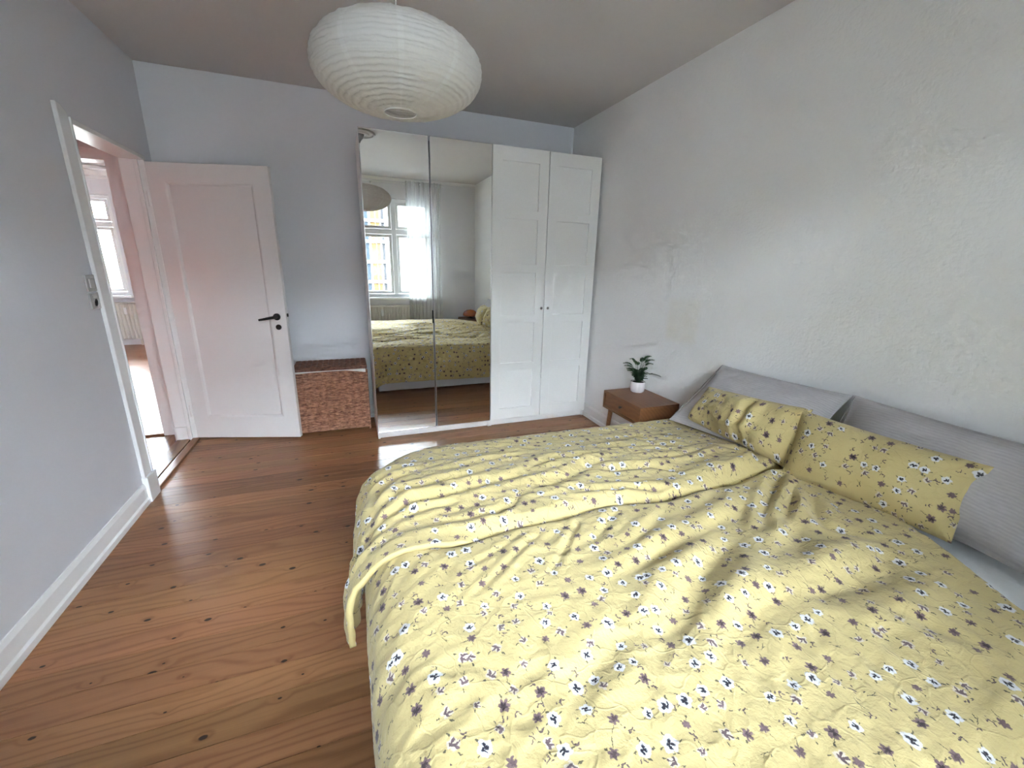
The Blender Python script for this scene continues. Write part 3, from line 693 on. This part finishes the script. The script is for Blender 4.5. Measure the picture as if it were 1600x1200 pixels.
# ---- light switch with socket on the left wall
sw = thing('wall_switch', 'grey light switch and socket plate beside the door casing', 'light switch', (XL, -0.598, 1.278))
box('switch_plate', M_switch, sw, 0, 0.009, -0.043, 0.043, 0.003, 0.088, bevel=0.003)
box('rocker', M_switch2, sw, 0.008, 0.013, -0.022, 0.022, 0.022, 0.068, bevel=0.002)
box('socket_plate', M_switch, sw, 0, 0.009, -0.043, 0.043, -0.088, -0.003, bevel=0.003)
so = MB().lathe([(0.021, 0.013), (0.019, 0.009), (0.0, 0.009)], 24, (0, -0.0, -0.055), 'X').build('socket_ring', M_switch2, sw, smooth=True)
MB().lathe([(0.0, 0.011), (0.003, 0.011), (0.003, 0.009)], 10, (0, 0.008, -0.052), 'X').build('socket_hole', M_black, so)
MB().lathe([(0.0, 0.011), (0.003, 0.011), (0.003, 0.009)], 10, (0, -0.008, -0.052), 'X').build('socket_hole', M_black, so)
box('socket_switch', M_switch2, sw, 0.008, 0.012, -0.018, 0.018, -0.030, -0.012, bevel=0.001)

# ---- paper lantern
LX, LY, LZ, LR, LHH = 0.082, -1.70, 2.128, 0.297, 0.134
lp = thing('paper_lantern', 'large oval white paper lantern hanging from the ceiling', 'pendant lamp', (LX, LY, LZ))
ribs = 27; prof = []; rr = random.Random(5)
angs = [-PI/2 + 0.17 + (PI-0.34)*(i/ribs) for i in range(ribs+1)]
angs = [angs[0]] + [a + rr.uniform(-0.012, 0.012) for a in angs[1:-1]] + [angs[-1]]
def sp(a): 
    c = math.cos(a); s = math.sin(a); return (LR*math.copysign(abs(c)**0.92, c), LHH*math.copysign(abs(s)**0.95, s))
for i in range(ribs):
    for k_ in range(4):
        t_ = k_/4; a = angs[i]*(1-t_) + angs[i+1]*t_; r, h = sp(a); dip = 0.0042*math.sin(PI*t_)
        prof.append((r - dip*math.cos(a), h - dip*math.sin(a)))
prof.append(sp(angs[-1]))
NS = 120; v = []; m_ = len(prof)
for i in range(NS):
    a = 2*PI*i/NS
    for k_, (r, h) in enumerate(prof):
        w = 0.0035*mnoise.noise(Vector((math.cos(a)*6, math.sin(a)*6, k_*0.23))) + 0.0025*mnoise.noise(Vector((math.cos(a)*18, math.sin(a)*18, k_*0.4)))
        v.append(((r+w)*math.cos(a), (r+w)*math.sin(a), h + w*0.8))
f = [(i*m_+k_, ((i+1) % NS)*m_+k_, ((i+1) % NS)*m_+k_+1, i*m_+k_+1) for i in range(NS) for k_ in range(m_-1)]
MB().add(v, f).build('paper_shade', M_paper, lp, smooth=True, angle=3.1)
r0, h0 = sp(angs[0]); r1, h1 = sp(angs[-1])
def ring(r, h, t): return MB().tube([(r*math.cos(2*PI*i/40), r*math.sin(2*PI*i/40), h) for i in range(41)], t, 6, False)
ring(r0, h0-0.001, 0.0022).build('wire_ring', M_wire, lp, smooth=True)
ring(r1, h1+0.001, 0.0022).build('wire_ring', M_wire, lp, smooth=True)
MB().tube([(-r1, 0, h1), (0, 0, h1+0.012), (r1, 0, h1)], 0.0018, 6).build('wire_hanger', M_wire, lp, smooth=True)
MB().tube([(0, 0, h1-0.03), (0, 0, HC-LZ-0.10)], 0.0032, 8).build('cord', M_wire, lp, smooth=True)
MB().lathe([(0, -0.10), (0.012, -0.10), (0.018, -0.085), (0.045, -0.050), (0.055, -0.025), (0.056, -0.004), (0, -0.004)], 32, (0, 0, HC-LZ), 'Z').build('ceiling_cup', M_canopy, lp, smooth=True)
sk = MB().lathe([(0, -0.09), (0.020, -0.09), (0.020, -0.02), (0.010, -0.005), (0, -0.005)], 20, (0, 0, h1-0.02), 'Z').build('bulb_socket', M_wire, lp, smooth=True)
MB().lathe([(0, -0.11), (0.018, -0.105), (0.029, -0.080), (0.027, -0.055), (0.014, -0.02), (0.012, 0)], 20, (0, 0, h1-0.105), 'Z').build('bulb', M_winwhite, sk, smooth=True)
ro = MB().lathe([(0, 0), (0.165, 0), (0.175, -0.008), (0.168, -0.020), (0.150, -0.022), (0.140, -0.012), (0.110, -0.012), (0.100, -0.024), (0.07, -0.024), (0.062, -0.010), (0, -0.008)], 48, (LX, LY, HC)).build('trim_5', M_ceil, smooth=True); struct(ro, 'round plaster rosette on the ceiling above the lantern')

# ---- nightstand (front with the drawer faces -X, towards the foot of the bed)
def nightstand(loc, label):
    t = thing('nightstand', label, 'nightstand', loc, 0, 'walnut nightstands')
    dx, dy, z0, z1 = 0.335, 0.455, 0.405, 0.541
    MB().box(0, dx, -dy, 0, z1-0.016, z1).build('top', M_walnut, t, bevel=0.002, smooth=True)
    MB().box(0, dx, -dy, 0, z0, z0+0.014).build('base_panel', M_walnut, t, bevel=0.002, smooth=True)
    for y_ in (0, -dy+0.016): MB().box(0, dx, y_-0.016, y_, z0+0.014, z1-0.016).build('side_panel', M_walnut, t, bevel=0.001, smooth=True)
    MB().box(dx-0.012, dx, -dy+0.016, -0.016, z0+0.014, z1-0.016).build('back_panel', M_walnut, t)
    dr = MB().box(0.010, 0.026, -dy+0.020, -0.020, z0+0.018, z1-0.020).build('drawer', M_walnut, t, bevel=0.002, smooth=True)
    MB().lathe([(0, -0.022), (0.008, -0.022), (0.0105, -0.018), (0.0095, -0.012), (0.005, -0.006), (0.005, 0)], 18, (0.010, -dy/2, (z0+z1)/2), 'X').build('drawer_knob', M_black, dr, smooth=True)
    for fx, sx in ((0.045, -1), (dx-0.045, 1)):
        for fy, sy in ((-0.05, 1), (-dy+0.05, -1)):
            MB().tube([(fx, fy, z0), (fx+sx*0.022, fy+sy*0.022, 0.0)], [0.019, 0.011], 14).build('leg', M_walnut, t, smooth=True)
    return t
nightstand((1.664, -0.820, 0), 'walnut nightstand carrying the potted fern by the wall')
nightstand((1.664, -3.45, 0), 'walnut nightstand under the amber lamp, glimpsed in the mirror')
# amber domed table lamp, glimpsed in the mirror
al = thing('table_lamp', 'amber brown domed table lamp glimpsed in the mirror behind pillows', 'lamp', (1.815, -3.64, 0.541))
MB().lathe([(0, 0), (0.075, 0), (0.078, 0.008), (0.05, 0.016), (0.018, 0.03), (0.014, 0.05), (0, 0.05)], 28).build('base', M_black, al, smooth=True)
MB().lathe([(0.118, 0.048), (0.126, 0.060), (0.122, 0.090), (0.100, 0.125), (0.060, 0.148), (0.0, 0.155)], 36).build('dome_shade', M_amber, al, smooth=True)

# ---- fern in a glazed pot on the nightstand
fp = thing('potted_fern', 'small asparagus fern in a pinkish glazed pot', 'plant', (1.895, -0.925, 0.541))
MB().lathe([(0, 0), (0.045, 0), (0.053, 0.008), (0.056, 0.03), (0.056, 0.078), (0.054, 0.083), (0.050, 0.080), (0.049, 0.07), (0, 0.068)], 36).build('pot', M_pot, fp, smooth=True)
MB().lathe([(0.0495, 0.072), (0.03, 0.076), (0, 0.078)], 24).build('soil', M_soil, fp, smooth=True)
def frond(base, tip, arch, width, nleaf, rng, cl=0.006, flat=True, mat=M_leaf):
    base, tip = Vector(base), Vector(tip); ctrl = Vector((base.x*0.75+tip.x*0.25, base.y*0.75+tip.y*0.25, tip.z+arch*0.45))
    P = lambda t_: base*(1-t_)**2 + ctrl*2*t_*(1-t_) + tip*t_**2
    m = MB(); m.tube([P(i/10) for i in range(11)], [0.0013*(1-0.6*i/10) for i in range(11)], 5)
    for i in range(nleaf):
        t_ = 0.55 + 0.45*i/nleaf if flat else 0.15+0.85*i/nleaf
        p = P(t_); d = (P(min(1, t_+0.02))-P(t_-0.02)).normalized(); s = d.cross(Vector((0, 0, 1))).normalized()
        for sg in (-1, 1):
            ln = width*(1-0.75*((t_-0.55)/0.45 if flat else t_))*rng.uniform(0.75, 1.1)
            e = p + (s*sg*0.85 + d*0.55 + Vector((0, 0, rng.uniform(-0.15, 0.15)))).normalized()*ln
            mid = (p+e)/2; b = (e-p).normalized().cross(Vector((0, 0, 1))).normalized()*cl
            up = Vector((0, 0, 0.0022))
            m.add([p, mid+b, e, mid-b, mid+up], [(0, 1, 4), (1, 2, 4), (2, 3, 4), (3, 0, 4)])
    return m.build('frond', mat, fp)
rng = random.Random(11)
# frond tips given relative to the pot; screen right is about (0.93,-0.36)
R2 = Vector((0.93, -0.36, 0)); D2 = Vector((0.36, 0.93, 0))
tips = [(-0.125, 0.02, 0.235, 0.05), (-0.07, 0.05, 0.265, 0.05), (0.02, -0.05, 0.285, 0.05), (0.085, 0.04, 0.29, 0.05), (-0.10, -0.03, 0.195, 0.04), (-0.115, 0.02, 0.215, 0.05), (-0.05, -0.02, 0.255, 0.05), (0.035, 0.02, 0.275, 0.05), (0.10, 0.0, 0.235, 0.06), (0.135, 0.02, 0.262, 0.06), (-0.085, 0.03, 0.175, 0.05), (-0.02, 0.05, 0.235, 0.05), (0.05, -0.05, 0.205, 0.05)]
for (a, b, z, ar) in tips: frond((rng.uniform(-.012, .012), rng.uniform(-.012, .012), 0.07), R2*min(a, 0.11) + D2*b*0.6 + Vector((0, 0, z-0.015)), ar, 0.036, 18, rng, 0.0065)
frond((0.008, 0, 0.07), R2*0.155 + D2*(-0.055) + Vector((0, 0, 0.135)), 0.11, 0.018, 12, rng, 0.0042, True, M_leaf2)
for i in range(64):
    a = 2*PI*i/21 + rng.uniform(-.15, .15); rr_ = rng.uniform(0.035, 0.085); z = rng.uniform(0.10, 0.18)
    frond((0.012*math.cos(a), 0.012*math.sin(a), 0.07), (rr_*math.cos(a), rr_*math.sin(a), z), 0.03, 0.032, 11, rng, 0.006, False, M_leaf2 if i % 3 else M_leaf)

# ================================================================== BED
bed = thing('double_bed', 'double bed with pale sheet and grey base along the right wall', 'bed', (1.0, -2.28, 0))
def rbox(x0, x1, y0, y1, z0, z1, r): return MB().box(x0, x1, y0, y1, z0, z1).mesh('rb', bevel=r, seg=5, smooth=True, angle=1.2)
link('mattress', rbox(-0.97, 0.985, -0.97, 0.845, 0.27, 0.505, 0.09), M_sheet, bed)
link('base', rbox(-0.90, 0.985, -0.955, 0.905, 0.016, 0.27, 0.012), M_valance, bed)
for sx in (-0.945, 0.955):
    for sy in (-0.93, 0.90): MB().tube([(sx, sy, 0), (sx, sy, 0.28)], [0.018, 0.022], 12).build('leg', M_black, bed, smooth=True)

# ---- duvets: draped quilt surface with measured folds
def pdist(px, py, line):
    """distance of points to a polyline, signed side, and position 0..1 along it"""
    best = np.full(px.shape, 1e9); tt = np.zeros(px.shape); tot = sum(math.dist(line[i], line[i+1]) for i in range(len(line)-1)); acc = 0; sgn = np.zeros(px.shape)
    for (ax, ay), (bx_, by_) in zip(line[:-1], line[1:]):
        dx, dy = bx_-ax, by_-ay; l = math.hypot(dx, dy)
        u = np.clip(((px-ax)*dx+(py-ay)*dy)/(l*l), 0, 1); d = np.hypot(px-ax-u*dx, py-ay-u*dy)
        s = ((px-ax)*dy-(py-ay)*dx)
        m = d < best; best = np.where(m, d, best); tt = np.where(m, (acc+u*l)/tot, tt); sgn = np.where(m, np.sign(s), sgn); acc += l
    return best, tt, sgn
def smooth_line(line, n=3):
    p = [tuple(map(float, q)) for q in line]
    for _ in range(n):
        q = [p[0]]
        for a, b in zip(p[:-1], p[1:]): q += [(a[0]*.75+b[0]*.25, a[1]*.75+b[1]*.25), (a[0]*.25+b[0]*.75, a[1]*.25+b[1]*.75)]
        q.append(p[-1]); p = q
    return p[::2] if len(p) > 24 else p
def vnoise(px, py, sx, sy, seed, rot=0.0, oct=3):
    out = np.zeros(px.shape); c, s = math.cos(rot), math.sin(rot); X = px*c+py*s; Y = -px*s+py*c; amp = 1.0; rs = np.random.RandomState(seed)
    for o in range(oct):
        for _ in range(5):
            a = rs.uniform(0, 2*PI); k_ = rs.uniform(0.7, 1.3)
            out += amp*np.sin(2*PI*(X*sx*math.cos(a)+Y*sy*math.sin(a))*k_ + rs.uniform(0, 6.28) + 1.3*np.sin(2*PI*(X*sx*0.41*math.sin(a+1)+Y*sy*0.47*math.cos(a+2)) + rs.uniform(0, 6)))/5
        sx *= 1.9; sy *= 1.9; amp *= 0.55
    return out
def folds(px, py, items):
    h = np.zeros(px.shape)
    for line, depth, wid, taper in items:
        L_ = smooth_line(line); d, t_, sg = pdist(px, py, L_)
        x = d/wid
        # narrow valley flanked by rounded shoulders
        shape = -np.exp(-(x*1.5)**2) + 0.75*np.exp(-((x-1.55)/0.75)**2)
        tp = np.ones(px.shape)
        if taper & 1: tp *= np.clip(t_/0.25, 0, 1)**0.8
        if taper & 2: tp *= np.clip((1-t_)/0.25, 0, 1)**0.8
        h += (0.80 if wid < 0.034 else 0.58)*depth*shape*tp
    return h
def ridges(px, py, items):
    h = np.zeros(px.shape)
    for line, ht, wid in items:
        L_ = smooth_line(line); d, t_, sg = pdist(px, py, L_)
        h += ht*np.exp(-(d/wid)**2)*np.clip(np.sin(PI*np.clip(t_, 0.03, 0.97))**0.5, 0, 1)
    return h
def drape(o, R):
    """horizontal reach, drop and normal angle for overhang o with edge radius R"""
    o = np.maximum(o, 0); th = np.minimum(o/R, PI/2); hor = R*np.sin(th); drop = R*(1-np.cos(th)) + np.maximum(o-R*PI/2, 0)
    return hor, drop, th
def grid_obj(name, P, uv, mat, thick=0.022, sub=0):
    nv, nu = P.shape[:2]; me = bpy.data.meshes.new(name)
    idx = np.arange(nv*nu).reshape(nv, nu); F = np.stack([idx[:-1, :-1], idx[:-1, 1:], idx[1:, 1:], idx[1:, :-1]], -1).reshape(-1, 4)
    me.from_pydata(P.reshape(-1, 3).tolist(), [], F.tolist()); me.update()
    ul = me.uv_layers.new(name='UVMap'); li = np.zeros(len(me.loops), dtype=np.int32); me.loops.foreach_get('vertex_index', li)
    ul.data.foreach_set('uv', uv.reshape(-1, 2)[li].astype(np.float32).ravel())
    me.polygons.foreach_set('use_smooth', [True]*len(me.polygons)); me.materials.append(mat)
    o = bpy.data.objects.new(name, me); COL.objects.link(o)
    if thick:
        md = o.modifiers.new('thickness', 'SOLIDIFY'); md.thickness = thick; md.offset = -1.0; md.use_even_offset = False; me.materials.append(M_plainyellow); md.material_offset_rim = 1
    return o
def normals(P):
    du = np.gradient(P, axis=1); dv = np.gradient(P, axis=0); n = np.cross(du, dv); return n/np.maximum(np.linalg.norm(n, axis=-1, keepdims=True), 1e-9)
def sstep(x, a, b): t_ = np.clip((x-a)/(b-a), 0, 1); return t_*t_*(3-2*t_)

FAR_F = [
 ([(-0.55,-2.18),(-0.15,-2.109),(-0.11,-1.943),(-0.05,-1.812),(0.04,-1.754),(0.17,-1.719),(0.30,-1.69)], .012, .030, 2),
 ([(-0.60,-2.22),(-0.20,-2.185),(-0.11,-2.056),(-0.04,-1.975),(0.05,-1.935),(0.18,-1.913),(0.33,-1.889),(0.44,-1.848),(0.58,-1.811)], .015, .030, 2),
 ([(-0.60,-2.255),(-0.20,-2.21),(-0.05,-2.074),(0.02,-2.043),(0.10,-2.053),(0.20,-2.027),(0.30,-2.008),(0.41,-1.999),(0.53,-1.982),(0.66,-1.95)], .017, .032, 2),
 ([(-0.30,-2.25),(-0.10,-2.181),(-0.04,-2.145),(0.02,-2.118),(0.09,-2.114),(0.17,-2.095),(0.25,-2.083)], .010, .022, 3),
 ([(-0.01,-2.195),(0.05,-2.216),(0.14,-2.223),(0.21,-2.223),(0.31,-2.215),(0.36,-2.196),(0.42,-2.132),(0.51,-2.111)], .011, .024, 3),
 ([(0.40,-2.105),(0.48,-2.099),(0.60,-2.087),(0.72,-2.042),(0.86,-1.974),(1.06,-1.938),(1.18,-1.962)], .018, .036, 3),
 ([(0.78,-2.015),(0.91,-2.069),(1.01,-2.078),(1.12,-2.094),(1.15,-2.162),(1.29,-2.209)], .012, .026, 3),
 ([(0.45,-1.967),(0.57,-1.930),(0.67,-1.871),(0.86,-1.887),(0.96,-1.877)], .012, .028, 3),
 ([(0.65,-2.179),(0.79,-2.214),(0.86,-2.221),(0.92,-2.248),(1.04,-2.289)], .014, .022, 3),
 ([(1.52,-2.075),(1.59,-2.113),(1.65,-2.160),(1.60,-2.247),(1.35,-2.301),(1.30,-2.261)], .018, .030, 3),
 ([(0.05,-1.62),(0.35,-1.66),(0.7,-1.69),(0.95,-1.72)], .009, .035, 3),
 ([(0.15,-1.80),(0.40,-1.76),(0.65,-1.75)], .009, .024, 3),
 ([(0.95,-1.80),(1.2,-1.83),(1.45,-1.95)], .010, .030, 3),
 ([(1.25,-1.62),(1.40,-1.75),(1.5,-1.92)], .012, .035, 3),
 ([(1.15,-2.02),(1.30,-2.06),(1.48,-2.03)], .010, .024, 3),
 ([(-0.45,-1.6),(-0.2,-1.66),(0.0,-1.70),(0.15,-1.66)], .011, .030, 2),
 ([(-0.45,-1.95),(-0.2,-1.85),(-0.08,-1.76),(0.06,-1.70)], .009, .022, 2),
]
NEAR_F = [
 ([(1.56,-2.36),(1.34,-2.492),(1.24,-2.550),(1.20,-2.602),(1.12,-2.638)], .018, .030, 2),
 ([(1.36,-2.46),(1.21,-2.541),(1.06,-2.578),(0.98,-2.614),(0.85,-2.682),(0.78,-2.723),(0.68,-2.776),(0.59,-2.823),(0.51,-2.860),(0.40,-2.90)], .026, .055, 3),
 ([(1.36,-2.42),(1.16,-2.506),(1.03,-2.530),(0.90,-2.562),(0.76,-2.584),(0.64,-2.608),(0.50,-2.66)], .021, .040, 3),
 ([(1.55,-2.43),(1.50,-2.466),(1.40,-2.532),(1.27,-2.596),(1.21,-2.638)], .014, .026, 3),
 ([(1.56,-2.50),(1.45,-2.60),(1.37,-2.679),(1.41,-2.732),(1.45,-2.790)], .014, .030, 3),
 ([(1.44,-2.895),(1.32,-2.891),(1.13,-2.907),(0.99,-2.872)], .022, .060, 3),
 ([(1.13,-2.96),(1.18,-3.044),(1.21,-3.109),(1.25,-3.141)], .010, .035, 3),
 ([(0.50,-2.31),(0.42,-2.360),(0.31,-2.429),(0.17,-2.535),(0.07,-2.594)], .0055, .014, 3),
 ([(0.60,-2.32),(0.53,-2.385),(0.44,-2.474),(0.34,-2.577)], .0065, .015, 3),
 ([(0.50,-2.78),(0.37,-2.846),(0.31,-2.868),(0.20,-2.93)], .014, .045, 3),
 ([(1.02,-2.868),(0.88,-2.881),(0.74,-2.899),(0.62,-2.937)], .010, .045, 3),
 ([(0.95,-2.38),(0.80,-2.46),(0.68,-2.52),(0.56,-2.56)], .008, .026, 3),
 ([(0.75,-2.33),(0.63,-2.42),(0.55,-2.47)], .007, .020, 3),
 ([(0.36,-2.34),(0.24,-2.41),(0.10,-2.47)], .004, .013, 3),
 ([(1.44,-2.45),(1.30,-2.60),(1.20,-2.72),(1.05,-2.82)], .012, .040, 3),
]
def bed_top(X, Y):
    z = 0.592 - 0.060*sstep(Y, -2.0, -1.52)
    return z + 0.012*np.sin(X*2.3+0.4)*np.sin((Y+2.2)*3.1)

def crinkle(A, B, amp, sx, sy, seed, rot):
    n1 = vnoise(A, B, sx, sy, seed, rot, 2); n2 = vnoise(A, B, sx*1.7, sy*0.6, seed+1, rot+0.9, 2); m = np.clip(0.5+vnoise(A, B, 1.3, 1.7, seed+2, 0, 1), 0, 1)
    return amp*((1-np.abs(n1)*2.2)*m + (1-np.abs(n2)*2.2)*(1-m))
def make_duvet(name, label, a0, a1, b0, b1, nx, ny, fold_items, seed, kind):
    a = np.linspace(a0, a1, nx); b = np.linspace(b0, b1, ny); A, B = np.meshgrid(a, b)
    xs_, Rx = (-0.012, 0.160) if kind == 'near' else (-0.018, 0.178); ys_, Ry = -1.515, 0.20
    if kind == 'far': Rx = 0.17 + 0.028*sstep(-B, 1.9, 2.3); xs_ = -0.018
    oxx = np.maximum(xs_-A, 0); oyy = np.maximum(B-ys_, 0)
    if kind == 'far':
        c_ = 0.24; px = np.maximum(xs_+c_-A, 0); py = np.maximum(B-(ys_-c_), 0); rad = np.hypot(px, py); both = (px > 0) & (py > 0)
        ux = np.where(rad > 0, px/np.maximum(rad, 1e-6), 0); uy = np.where(rad > 0, py/np.maximum(rad, 1e-6), 0)
        Rr = Rx*ux**2 + Ry*uy**2 + 1e-4
        ov = np.maximum(rad-c_, 0); ov = np.where(both, np.minimum(ov, 0.55 + 0.03*np.sin(np.arctan2(uy, ux)*6)), ov)
        hor, drop, th = drape(ov, Rr)
        X = np.where(rad > c_, np.minimum(A, xs_+c_)*(px <= 0) + (px > 0)*(xs_+c_) - ux*(c_+hor), A)
        X = np.where((px <= 0), A, X); Y = np.where(rad > c_, np.where(py > 0, ys_-c_, B) + uy*(c_+hor), B)
    else:
        hor, drop, th = drape(oxx, Rx); X = np.where(oxx > 0, xs_, A) - hor; Y = B.copy()
        oyn = np.maximum(-3.23-B, 0); h2, d2, t2 = drape(oyn, 0.15); Y = np.where(oyn > 0, -3.23-h2, Y); drop = drop + d2*(oxx <= 0) + np.minimum(d2, 0.03)*(oxx > 0)
    Z = bed_top(np.maximum(X, 0.0), np.minimum(Y, ys_ if kind == 'far' else 9)) - drop
    Z = np.maximum(Z, 0.045)
    h = folds(A, B, fold_items)
    if kind == 'far':
        # lots of lengthwise crinkles, stronger towards the foot
        h += 0.0075*vnoise(A, B, 0.9, 5.2, seed, -0.12, 3)*(1-0.55*sstep(B, -1.55, -1.35))
        h += crinkle(A, B, 0.0042, 4.0, 10.0, seed+9, -0.15)
        # vertical ripples on hanging sides
        h += 0.012*vnoise(A, B, 3.2, 0.35, seed+2, 0, 2)*sstep(oyy, 0.10, 0.4) + 0.010*vnoise(A, B, 0.3, 4.5, seed+3, 0, 2)*sstep(oxx, 0.10, 0.4)
        # rolled near edge lying on the other duvet, valley along the crease
        e = B - b0; wob = 0.02*np.sin(A*7.0)+0.012*np.sin(A*17+1)
        h += (0.012*np.exp(-((e-0.10+wob)/0.05)**2) - 0.058*(1-sstep(e+wob*0.6, -0.01, 0.085)))*sstep(A, 0.06, 0.34)
        h += 0.014*(1-sstep(e, 0.03, 0.20))*(1-sstep(A, 0.02, 0.30))
        # bunched head end by the pillows
        h += 0.030*np.exp(-(((A-1.52)/0.16)**2+((B+2.12)/0.14)**2)) + 0.016*np.exp(-(((A-1.30)/0.12)**2+((B+2.20)/0.07)**2))
    else:
        h += 0.0045*vnoise(A, B, 1.1, 2.6, seed, 0.55, 3) + crinkle(A, B, 0.0036, 4.5, 8.0, seed+9, 0.6)
        h += 0.009*vnoise(A, B, 0.25, 3.6, seed+3, 0, 2)*sstep(oxx, 0.10, 0.4)
        h += 0.024*np.exp(-(((A-0.95)/0.20)**2+((B+2.80)/0.075)**2)) + 0.02*np.exp(-(((A-1.28)/0.12)**2+((B+2.80)/0.06)**2))
        wob = 0.018*np.sin(A*6.1+1)+0.010*np.sin(A*15)
        h -= 0.055*sstep(B+wob, -2.35, -2.255)*sstep(A, -0.08, 0.20)   # tucked below its neighbour
        # head edge settles on the sheet
        hd_ = 1.735 - 0.52*np.maximum(-2.86-B, 0) + 0.35*np.clip(B+2.86, 0, 0.4) - A
        Z = Z - 0.075*(1-sstep(hd_, 0.0, 0.10))
    P = np.stack([X, Y, Z], -1)
    N = normals(P); N = N*np.where(N[..., 2:3] < -0.2, -1, 1)
    P = P + N*h[..., None]
    if kind == 'near':   # slanting head edge
        end = 1.735 - 0.52*np.maximum(-2.86-P[..., 1], 0) + 0.35*np.clip(P[..., 1]+2.86, 0, 0.4); over = P[..., 0] > end
        P[..., 0] = np.where(over, end + 0.02*(P[..., 0]-end), P[..., 0])
    # true cloth coordinates in metres
    uv = np.stack([A, B], -1)
    o = grid_obj(name, P, uv, M_flower, 0.020)
    tag(o, label, 'duvet', 'yellow flower-print bedding'); return o
make_duvet('duvet', 'yellow flower-print duvet on the far half of the bed, heavily creased', -0.44, 1.86, -2.335, -0.985, 380, 236, FAR_F, 21, 'far')
make_duvet('duvet', 'yellow flower-print duvet spread over the near half of the bed', -0.58, 1.90, -3.66, -2.215, 400, 240, NEAR_F, 5, 'near')

# ---- pillows
def pillow(name, label, group, c00, c10, c11, c01, thick, mat, seed, flange=0.0, crumple=0.006, n=56, fold_items=(), nrm=None, sag=0.02):
    """corner order: bottom-left, bottom-right, top-right, top-left (seen from the front); bulges both ways"""
    c00, c10, c11, c01 = [np.array(c, float) for c in (c00, c10, c11, c01)]
    u = np.linspace(-1, 1, n); U, V = np.meshgrid(u, u)
    # pinch the sides inwards between the corners
    S = 0.045; Uo = U*(1 - S*(1-V**2)); Vo = V*(1 - S*(1-U**2))
    s, t_ = (Uo+1)/2, (Vo+1)/2
    base = (c00*((1-s)*(1-t_))[..., None] + c10*(s*(1-t_))[..., None] + c11*(s*t_)[..., None] + c01*((1-s)*t_)[..., None])
    nn = np.cross(c10-c00, c01-c00); nn /= np.linalg.norm(nn)
    if nrm is not None and nn @ np.array(nrm) < 0: nn = -nn
    fl_ = flange; Ui = np.clip(np.abs(U)/(1-fl_), 0, 1); Vi = np.clip(np.abs(V)/(1-fl_), 0, 1)
    prof = (np.maximum(1-Ui**2.6, 0)**0.55)*(np.maximum(1-Vi**2.6, 0)**0.55)
    w = np.linalg.norm(c10-c00); hgt = np.linalg.norm(c01-c00)
    A, B = U*w/2, V*hgt/2
    cr = crumple*vnoise(A, B, 3.2, 3.2, seed, 0.4, 3)*(0.25+prof) + folds(A, B, fold_items)*np.clip(prof*2.5, 0, 1)
    front = base + nn*((thick/2*prof + cr)[..., None]); back = base - nn*((thick/2*prof*0.8 - cr*0.3*(1-np.clip(prof*4, 0, 1)))[..., None])
    edge = 0.003; front = front + nn*edge; back = back - nn*edge
    verts = np.concatenate([front.reshape(-1, 3), back.reshape(-1, 3)]); idx = np.arange(n*n).reshape(n, n)
    F = np.stack([idx[:-1, :-1], idx[:-1, 1:], idx[1:, 1:], idx[1:, :-1]], -1).reshape(-1, 4); Bk = (F+n*n)[:, ::-1]
    rim = list(idx[0, :]) + list(idx[1:, -1]) + list(idx[-1, -2::-1]) + list(idx[-2:0, 0]); m = len(rim)
    Rf = [(rim[(i+1) % m], rim[i], rim[i]+n*n, rim[(i+1) % m]+n*n) for i in range(m)]
    me = bpy.data.meshes.new(name); me.from_pydata(verts.tolist(), [], F.tolist()+Bk.tolist()+[tuple(int(q) for q in r) for r in Rf]); me.update()
    uvv = np.stack([A, B], -1).reshape(-1, 2) + seed*1.7; uvv = np.concatenate([uvv, uvv])
    ul = me.uv_layers.new(name='UVMap'); li = np.zeros(len(me.loops), dtype=np.int32); me.loops.foreach_get('vertex_index', li)
    ul.data.foreach_set('uv', uvv[li].astype(np.float32).ravel()); me.polygons.foreach_set('use_smooth', [True]*len(me.polygons))
    me.materials.append(mat); bm = bmesh.new(); bm.from_mesh(me); bmesh.ops.recalc_face_normals(bm, faces=bm.faces); bm.to_mesh(me); bm.free()
    o = bpy.data.objects.new(name, me); COL.objects.link(o); tag(o, label, 'pillow', group); return o
G1, G2 = 'grey muslin pillows at the head', 'yellow flower-print pillows'
FR = (-1, 0, 0.5)
pillow('grey_pillow', 'grey crinkled pillow leaning on the wall nearest the nightstand with the fern', G1, (1.655, -1.565, 0.565), (1.70, -2.33, 0.60), (1.965, -2.345, 0.930), (1.965, -1.615, 0.905), 0.17, M_grey, 2, 0.06, 0.010, nrm=FR)
pillow('grey_pillow', 'grey crinkled pillow nearest the viewer, behind the larger yellow pillow', G1, (1.745, -2.375, 0.60), (1.815, -3.09, 0.545), (1.965, -3.10, 0.925), (1.960, -2.36, 0.935), 0.18, M_grey, 6, 0.06, 0.010, nrm=FR)
pillow('yellow_pillow', 'rumpled yellow flower-print pillow in front of the far grey pillow', G2, (1.69, -1.655, 0.600), (1.645, -2.375, 0.605), (1.745, -2.325, 0.878), (1.765, -1.725, 0.815), 0.19, M_flower, 3, 0.02, 0.016, nrm=FR,
       fold_items=[([(0.05, 0.16), (0.08, 0.05), (0.06, -0.06), (0.10, -0.16)], .020, .030, 0), ([(-0.3, 0.03), (-0.1, 0.06), (0.05, 0.02)], .010, .026, 3), ([(-0.2, -0.06), (0.0, -0.10), (0.2, -0.05)], .014, .030, 3)])
pillow('yellow_pillow', 'smooth yellow flower-print pillow slanting before the near grey pillow', G2, (1.60, -2.345, 0.600), (1.735, -2.880, 0.575), (1.840, -2.880, 0.850), (1.725, -2.285, 0.868), 0.19, M_flower, 4, 0.03, 0.011, nrm=FR,
       fold_items=[([(-0.25, -0.12), (0.0, -0.09), (0.22, -0.13)], .008, .030, 3)])
print('scene built', len(bpy.data.objects))
